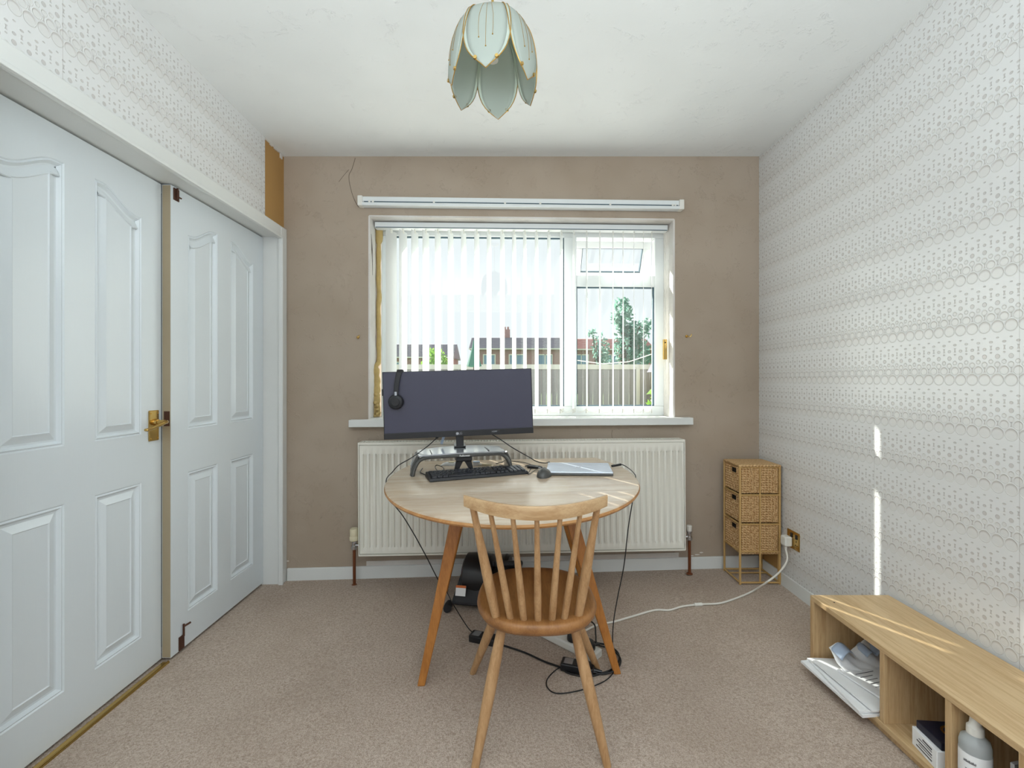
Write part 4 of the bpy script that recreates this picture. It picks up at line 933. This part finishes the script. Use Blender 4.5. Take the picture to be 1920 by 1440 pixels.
def paper_sheet(name, label, cat, x, y, z, w, d, rz, t, mat, curl=.0, lines=0, group=None):
    p = thing(name, label, cat, TR(x, y, z, rz), group)
    m = MB(); nu = 8
    top = lambda a, b: Vector((-w / 2 + w * a, -d / 2 + d * b, t + curl * (1 - a) ** 2 * -1 + .0008 * math.sin(a * 9 + b * 7)))
    bot = lambda a, b: Vector((-w / 2 + w * a, -d / 2 + d * b, curl * (1 - a) ** 2 * -1))
    n_ = nu; vs = [top(i / n_, j / n_) for j in range(n_ + 1) for i in range(n_ + 1)] + [bot(i / n_, j / n_) for j in range(n_ + 1) for i in range(n_ + 1)]; K_ = (n_ + 1) ** 2; q = n_ + 1
    fs = [(j * q + i, j * q + i + 1, (j + 1) * q + i + 1, (j + 1) * q + i) for j in range(n_) for i in range(n_)] + [(K_ + (j + 1) * q + i, K_ + (j + 1) * q + i + 1, K_ + j * q + i + 1, K_ + j * q + i) for j in range(n_) for i in range(n_)]
    for i in range(n_): fs += [(i, K_ + i, K_ + i + 1, i + 1), (n_ * q + i + 1, K_ + n_ * q + i + 1, K_ + n_ * q + i, n_ * q + i), (i * q, (i + 1) * q, K_ + (i + 1) * q, K_ + i * q), (i * q + n_, K_ + i * q + n_, K_ + (i + 1) * q + n_, (i + 1) * q + n_)]
    m.add(vs, fs); b = m.build('sheet', mat, p, smooth=True, angle=40)
    if lines:
        ln_ = MB()
        for k in range(lines):
            yy = d * (.30 - .6 * k / lines); ln_.box(-w * .30, -w * .30 + w * (.3 + .25 * random.random()), yy, yy + .0022, t + .0009, t + .0013)
        ln_.build('printed_lines', M['ink'], p)
    return p
paper_sheet('magazine', 'glossy white magazine lowest in the left shelf compartment, jutting out in front', 'magazine', 1.200, 1.597, SZ, .215, .285, R(3), .008, M['white'], .004, 0)
paper_sheet('document', 'white paper document lying on the magazine in the shelf', 'document', 1.205, 1.592, SZ + .0095, .205, .28, R(-3), .005, M['white'], .003, 0)
paper_sheet('document', 'thin white sheets second from top in the shelf pile', 'document', 1.215, 1.582, SZ + .017, .19, .26, R(4), .004, M['white'], 0, 0)
paper_sheet('letter', 'white printed letter lying on top of the paper pile', 'letter', 1.262, 1.563, SZ + .0235, .17, .20, R(14), .006, M['white'], 0, 7)
# crumpled open envelope behind the letter
ev = thing('envelope', 'torn open white envelope with a blue lining crumpled on the paper pile', 'envelope', TR(1.265, 1.665, SZ + .024, R(8)))
m = MB().grid(lambda a, b: Vector((-.10 + .20 * a, -.03 + .07 * b, .002 + .05 * b ** 1.3 * (1 + .35 * math.sin(a * 11)) + .004 * math.sin(a * 23 + b * 9))), 22, 8); m.build('body', M['white'], ev, smooth=True, solid=.0012, angle=80)
m = MB().grid(lambda a, b: Vector((-.098 + .07 * a, .035 - .05 * b * (1 - .3 * a), .05 + .022 * math.sin(math.pi * a) - .012 * b)), 10, 5); lab(m.build('flap', M['blue'], ev, smooth=True, solid=.001, angle=80), 'pale blue flap')
m = MB().grid(lambda a, b: Vector((.01 + .08 * a, .042 - .05 * b, .046 + .016 * abs(math.sin(math.pi * a * 2)) - .01 * b)), 12, 5); m.build('flap', M['blue'], ev, smooth=True, solid=.001, angle=80)
# boxes
bx1 = thing('carton', 'small white carton with black print on the shelf bottom', 'box', TR(1.222, 1.285, SZ, R(-9)))
MB().box(-.068, .072, -.048, .048, 0, .052).build('body', M['white'], bx1, bevel=.0015)
pr_ = MB()
for k, (w, h) in enumerate(((.035, .006), (.05, .003), (.058, .005), (.05, .003), (.06, .005))):
    z = .045 - k * .008; pr_.box(-.0686, -.0678, -.03, -.03 + w, z - h * .7, z)
pr_.build('printed_text', M['ink'], bx1)
text('printed_text', 'PLASTERS', .012, M['ink'], bx1, TR(-.0753, .0, .034) @ Matrix.Rotation(R(-90), 4, 'Z') @ Matrix.Rotation(R(90), 4, 'X')) if False else None
bx2 = thing('gift_box', 'flat navy box with a gold ring emblem lying on the white carton', 'box', TR(1.232, 1.288, SZ + .0525, R(-5)))
MB().box(-.068, .070, -.045, .042, 0, .022).build('body', M['navy'], bx2, bevel=.002)
lab(MB().lathe([(.022, 0), (.028, 0), (.028, .0006), (.022, .0006), (.022, 0)], 28, TR(-.005, -.005, .0222), close=False).build('emblem', M['gold'], bx2), 'gold ring emblem')
MB().lathe([(.001, 0), (.010, 0), (.010, .0006), (.001, .0006)], 6, TR(-.005, -.005, .0222)).build('emblem', M['gold'], bx2)
# spray bottle
bo = thing('spray_bottle', 'clear plastic pump bottle with white cap and white label in the shelf', 'bottle', TR(1.172, 1.170, SZ))
MB().lathe([(.001, .0), (.029, 0), (.031, .003), (.031, .135), (.028, .148), (.016, .158), (.0145, .160), (.0145, .168)], 24).build('body', M['milk'], bo, smooth=True, angle=50)
MB().lathe([(.0316, .018), (.0318, .02), (.0318, .116), (.0316, .118)], 24, close=False).build('label', M['white'], bo, smooth=True)
MB().lathe([(.017, .160), (.0175, .163), (.017, .178), (.012, .184), (.010, .202), (.008, .205), (.001, .205)], 18).build('cap', M['wplastic'], bo, smooth=True)
lt_ = MB()
for k, (a0, a1, z, h) in enumerate(((-20, 24, .096, .007), (-14, 10, .080, .002), (-16, 12, .072, .002), (-14, 8, .064, .002))):
    for q in range(int((a1 - a0) / 4)):
        a = R(205 + a0 + q * 4); a2 = R(205 + a0 + q * 4 + (3 if k == 0 else 4)); rr = .0322
        lt_.add([(rr * math.cos(a), rr * math.sin(a), z), (rr * math.cos(a2), rr * math.sin(a2), z + (.0012 if k == 0 else 0)), (rr * math.cos(a2), rr * math.sin(a2), z + h * (1 if k else (.5 + .5 * ((q * 7) % 3) / 2))), (rr * math.cos(a), rr * math.sin(a), z + h)], [(0, 1, 2, 3)])
lt_.build('lettering', M['ink'], bo)
# clear packet
pk = thing('plastic_packet', 'shiny clear plastic packet with a dark insert at the near end of the shelf', 'packet', TR(1.205, 1.086, SZ, R(10)))
m = MB().grid(lambda a, b: Vector((-.055 + .11 * a, -.018 + .03 * math.sin(math.pi * a) * (1 - b) + .006 * math.sin(a * 13 + b * 11), .165 * b + .001)), 14, 10); m.build('wrapper', M['clear'], pk, smooth=True, solid=.001, angle=80)
MB().box(-.045, .045, -.012, .0, .002, .12).build('insert', M['blackm'], pk, bevel=.004); MB().box(-.05, .05, -.012, -.004, .15, .168).build('header_card', M['silver'], pk)

# ------------------------------------------------------------------ outside
GZ = -.35
gr_ = MB().grid(lambda a, b: Vector((-90 + 180 * a, 2.98 + 120 * b, GZ - .004)), 8, 8); struct(gr_.build('ground', M['grass']))
pt = MB().box(-7, 7, 2.98, 10.0, GZ - .05, GZ + .004); struct(pt.build('bounce_slab', M['render']))  # unseen pale slab added to bounce sunlight up onto the ceiling
def house(name, label, x0, x1, Y, ze, zr, wallm, roofm, wins, chim):
    h = thing(name, label, 'house', TR((x0 + x1) / 2, Y, GZ), 'houses beyond the garden'); c = (x0 + x1) / 2; dep = 8.0
    w2 = (x1 - x0) / 2; e = ze - GZ; r = zr - GZ
    MB().box(-w2, w2, 0, dep, 0, e).build('wall', wallm, h)
    m = MB(); m.add([(-w2 - .3, -.4, e - .15), (w2 + .3, -.4, e - .15), (w2 + .3, dep / 2, r), (-w2 - .3, dep / 2, r), (-w2 - .3, dep + .4, e - .15), (w2 + .3, dep + .4, e - .15)], [(0, 1, 2, 3), (3, 2, 5, 4), (0, 3, 4), (1, 5, 2), (0, 4, 5, 1)]); rf = m.build('roof', roofm, h)
    tl = MB(); nr_ = 12
    for k in range(nr_):
        t = k / nr_; y = -.4 + (dep / 2 + .4) * t; z = e - .15 + (r - e + .15) * t; tl.box(-w2 - .3, w2 + .3, y - .02, y + .18, z, z + .07)
    tl.build('tile_course', roofm, rf)
    MB().box(-w2 - .3, w2 + .3, -.5, -.38, e - .22, e - .08).build('gutter', M['render'], h)
    for x in chim:
        m = MB().box(x - .45, x + .45, dep / 2 - .3, dep / 2 + .4, r - .5, r + 1.0).cyl((x - .2, dep / 2, r + 1), (x - .2, dep / 2, r + 1.35), .14, .12, 8).cyl((x + .2, dep / 2, r + 1), (x + .2, dep / 2, r + 1.35), .14, .12, 8); m.build('chimney', wallm, h)
    for x, z, ww, hh in wins:
        f = MB(); rect_frame(f, x - ww / 2, x + ww / 2, z - hh / 2, z + hh / 2, .12, -.08, .02); f.box(x - .05, x + .05, -.08, .02, z - hh / 2, z + hh / 2); fo_ = f.build('window', M['render'], h)
        MB().box(x - ww / 2 + .1, x + ww / 2 - .1, -.03, .01, z - hh / 2 + .1, z + hh / 2 - .1).build('pane', M['pane'], fo_)
    return h
house('terraced_house', 'brick house with a grey tiled roof and chimney seen through the middle of the blind', -4.6, 6.0, 55, 4.95, 6.55, M['brick'], M['tileg'], [(-3.2, 3.9, 1.5, 1.3), (.0, 3.9, 1.8, 1.3), (3.4, 3.9, 1.8, 1.3)], [-1.2])
house('terraced_house', 'brick house with a red tiled roof seen beside the window mullion', 6.75, 16.9, 55.2, 4.9, 6.4, M['brick'], M['tile'], [(-3.4, 3.9, 1.8, 1.3), (.2, 3.9, 1.8, 1.3), (3.6, 3.9, 1.6, 1.3)], [3.5])
house('terraced_house', 'brick house with a dark roof seen through the left of the blind', -15.2, -7.2, 56, 4.0, 5.8, M['brick'], M['tileg'], [(-2.2, 3.1, 1.6, 1.2), (1.8, 3.1, 1.6, 1.2)], [])
def leaves(c, r, n, mat, parent, name='foliage', size=.16, flat=.8):
    m = MB()
    for i in range(n):
        while True:
            p = Vector((random.uniform(-1, 1), random.uniform(-1, 1), random.uniform(-1, 1)))
            if .25 < p.length < 1: break
        p = Vector((p.x * r[0], p.y * r[1], p.z * r[2])) + Vector(c); a = Vector((random.gauss(0, 1), random.gauss(0, 1), random.gauss(0, 1))).normalized(); b = a.orthogonal().normalized(); s = size * random.uniform(.5, 1.1); d = a.cross(b)
        m.add([p - b * s * .5, p + a * s, p + b * s * .5, p - a * s * .6], [(0, 1, 2, 3)])
    o = m.build(name, mat, parent); o['kind'] = 'stuff'; return o
def tree(name, label, X, Y, blobs, mat, th_):
    t = thing(name, label, 'tree', TR(X, Y, GZ), 'trees in the garden'); MB().tube([(0, 0, 0), (.05, 0, th_ * .5), (0, 0, th_)], [.14, .10, .05], 9).build('trunk', M['bark'], t, smooth=True)
    for c, r, n, s in blobs:
        leaves(c, r, n, mat, t, 'foliage', s); MB().tube([(0, 0, th_ * .55), (c[0] * .7, c[1] * .7, c[2] - r[2] * .3)], [.05, .02], 6).build('branch', M['bark'], t, smooth=True)
    return t
tree('garden_tree', 'tall blue-green tree behind the fence in the right-hand pane', 3.75, 15.5, [((0, 0, 3.65), (.34, .4, .62), 330, .13), ((.45, 0, 3.0), (.42, .4, .45), 260, .13), ((.85, 0, 3.35), (.2, .2, .2), 60, .12), ((.1, 0, 2.6), (.42, .5, .7), 330, .14), ((.6, 0, 2.3), (.5, .5, .5), 260, .14)], M['leaf'], 3.6)
tree('garden_tree', 'thin blue-green shrub tree left of the tall tree in the right-hand pane', 2.85, 15.2, [((.1, 0, 2.5), (.28, .3, .5), 190, .11), ((.2, 0, 1.9), (.35, .4, .45), 180, .12), ((-.2, 0, 3.0), (.16, .2, .18), 40, .10)], M['leaf'], 2.6)
tree('garden_tree', 'leafy tree at the right edge of the right-hand pane', 5.25, 14.8, [((0, 0, 2.7), (.42, .5, .6), 330, .13), ((-.3, 0, 2.0), (.4, .4, .5), 260, .13)], M['leaf'], 2.6)
tree('garden_tree', 'pale green bushy tree beside the left-hand house', -2.9, 18, [((0, 0, 1.9), (.55, .5, .8), 500, .14), ((.35, 0, 1.6), (.4, .4, .6), 300, .14)], M['leaf2'], 2.2)
bu = thing('garden_bush', 'bright green bush low in the corner of the right-hand pane', 'bush', TR(2.1, 6.4, GZ)); MB().tube([(0, 0, 0), (0, 0, .7)], [.03, .015], 7).build('stem', M['bark'], bu)
leaves((0, 0, 1.0), (.22, .25, .45), 260, M['leaf2'], bu, 'foliage', .09)
# garden fence
fn = thing('garden_fence', 'dark boarded garden fence with a pale top rail beyond the window', 'fence', TR(0, 13.5, GZ))
fx0, fx1, ft = -6.0, 7.6, 1.80; bw = .15; bproto = None; i = 0; x = fx0
while x < fx1:
    Mx = TR(x + bw / 2, random.uniform(-.008, .008), random.uniform(-.02, .01))
    if bproto is None: bproto = MB().box(-bw / 2 + .004, bw / 2 - .004, -.01, .01, .02, ft).build('board', M['fence'], fn); bproto.matrix_local = Mx
    else: copy_part(bproto, fn, Mx)
    x += bw
for k in range(8): MB().box(fx0 + k * 1.94 - .05, fx0 + k * 1.94 + .05, -.06, .04, 0, ft + .05).build('post', M['conc'], fn)
MB().box(fx0, fx1, -.035, .035, ft - .02, ft + .12).build('top_rail', M['conc'], fn)
# washing line, parasol, yellow shed
wlp = thing('washing_line', 'thin white washing line strung across the garden in the right-hand pane', 'washing line', TR(0, 9, GZ))
MB().tube([(1.2, 0, 1.86), (1.8, 0, 1.78), (2.3, 0, 1.82), (2.9, 0, 2.02), (3.6, 0, 2.3)], .008, 6).build('line', M['wcable'], wlp)
MB().cyl((1.2, 0, 0), (1.2, 0, 1.95), .03, .03, 8).build('post', M['conc'], wlp); MB().cyl((3.6, 0, 0), (3.6, 0, 2.4), .03, .03, 8).build('post', M['conc'], wlp)
ps = thing('garden_parasol', 'closed green garden parasol seen above the monitor', 'parasol', TR(-.82, 10.5, GZ))
MB().cyl((0, 0, 0), (0, 0, 2.3), .02, .02, 8).build('pole', M['bark'], ps); MB().lathe([(.02, 2.36), (.05, 2.2), (.12, 1.95), (.17, 1.78), (.10, 1.76)], 8).build('canopy', M['green'], ps)
MB().lathe([(.25, 0), (.25, .06), (.05, .1)], 12).build('base', M['conc'], ps)
sd_ = thing('garden_shed', 'small yellow painted shed at the right edge of the right-hand pane', 'shed', TR(4.62, 12.4, GZ)); MB().box(-.7, .5, -.5, .5, 0, 1.7).build('wall', M['yellow'], sd_)
MB().add([(-.8, -.6, 1.68), (.6, -.6, 1.68), (.6, .6, 1.68), (-.8, .6, 1.68), (-.8, 0, 2.0), (.6, 0, 2.0)], [(0, 1, 5, 4), (3, 4, 5, 2), (0, 4, 3), (1, 2, 5), (0, 3, 2, 1)]).build('roof', M['tileg'], sd_); MB().box(-.2, .2, -.52, -.49, .1, 1.5).build('door', M['fence'], sd_)
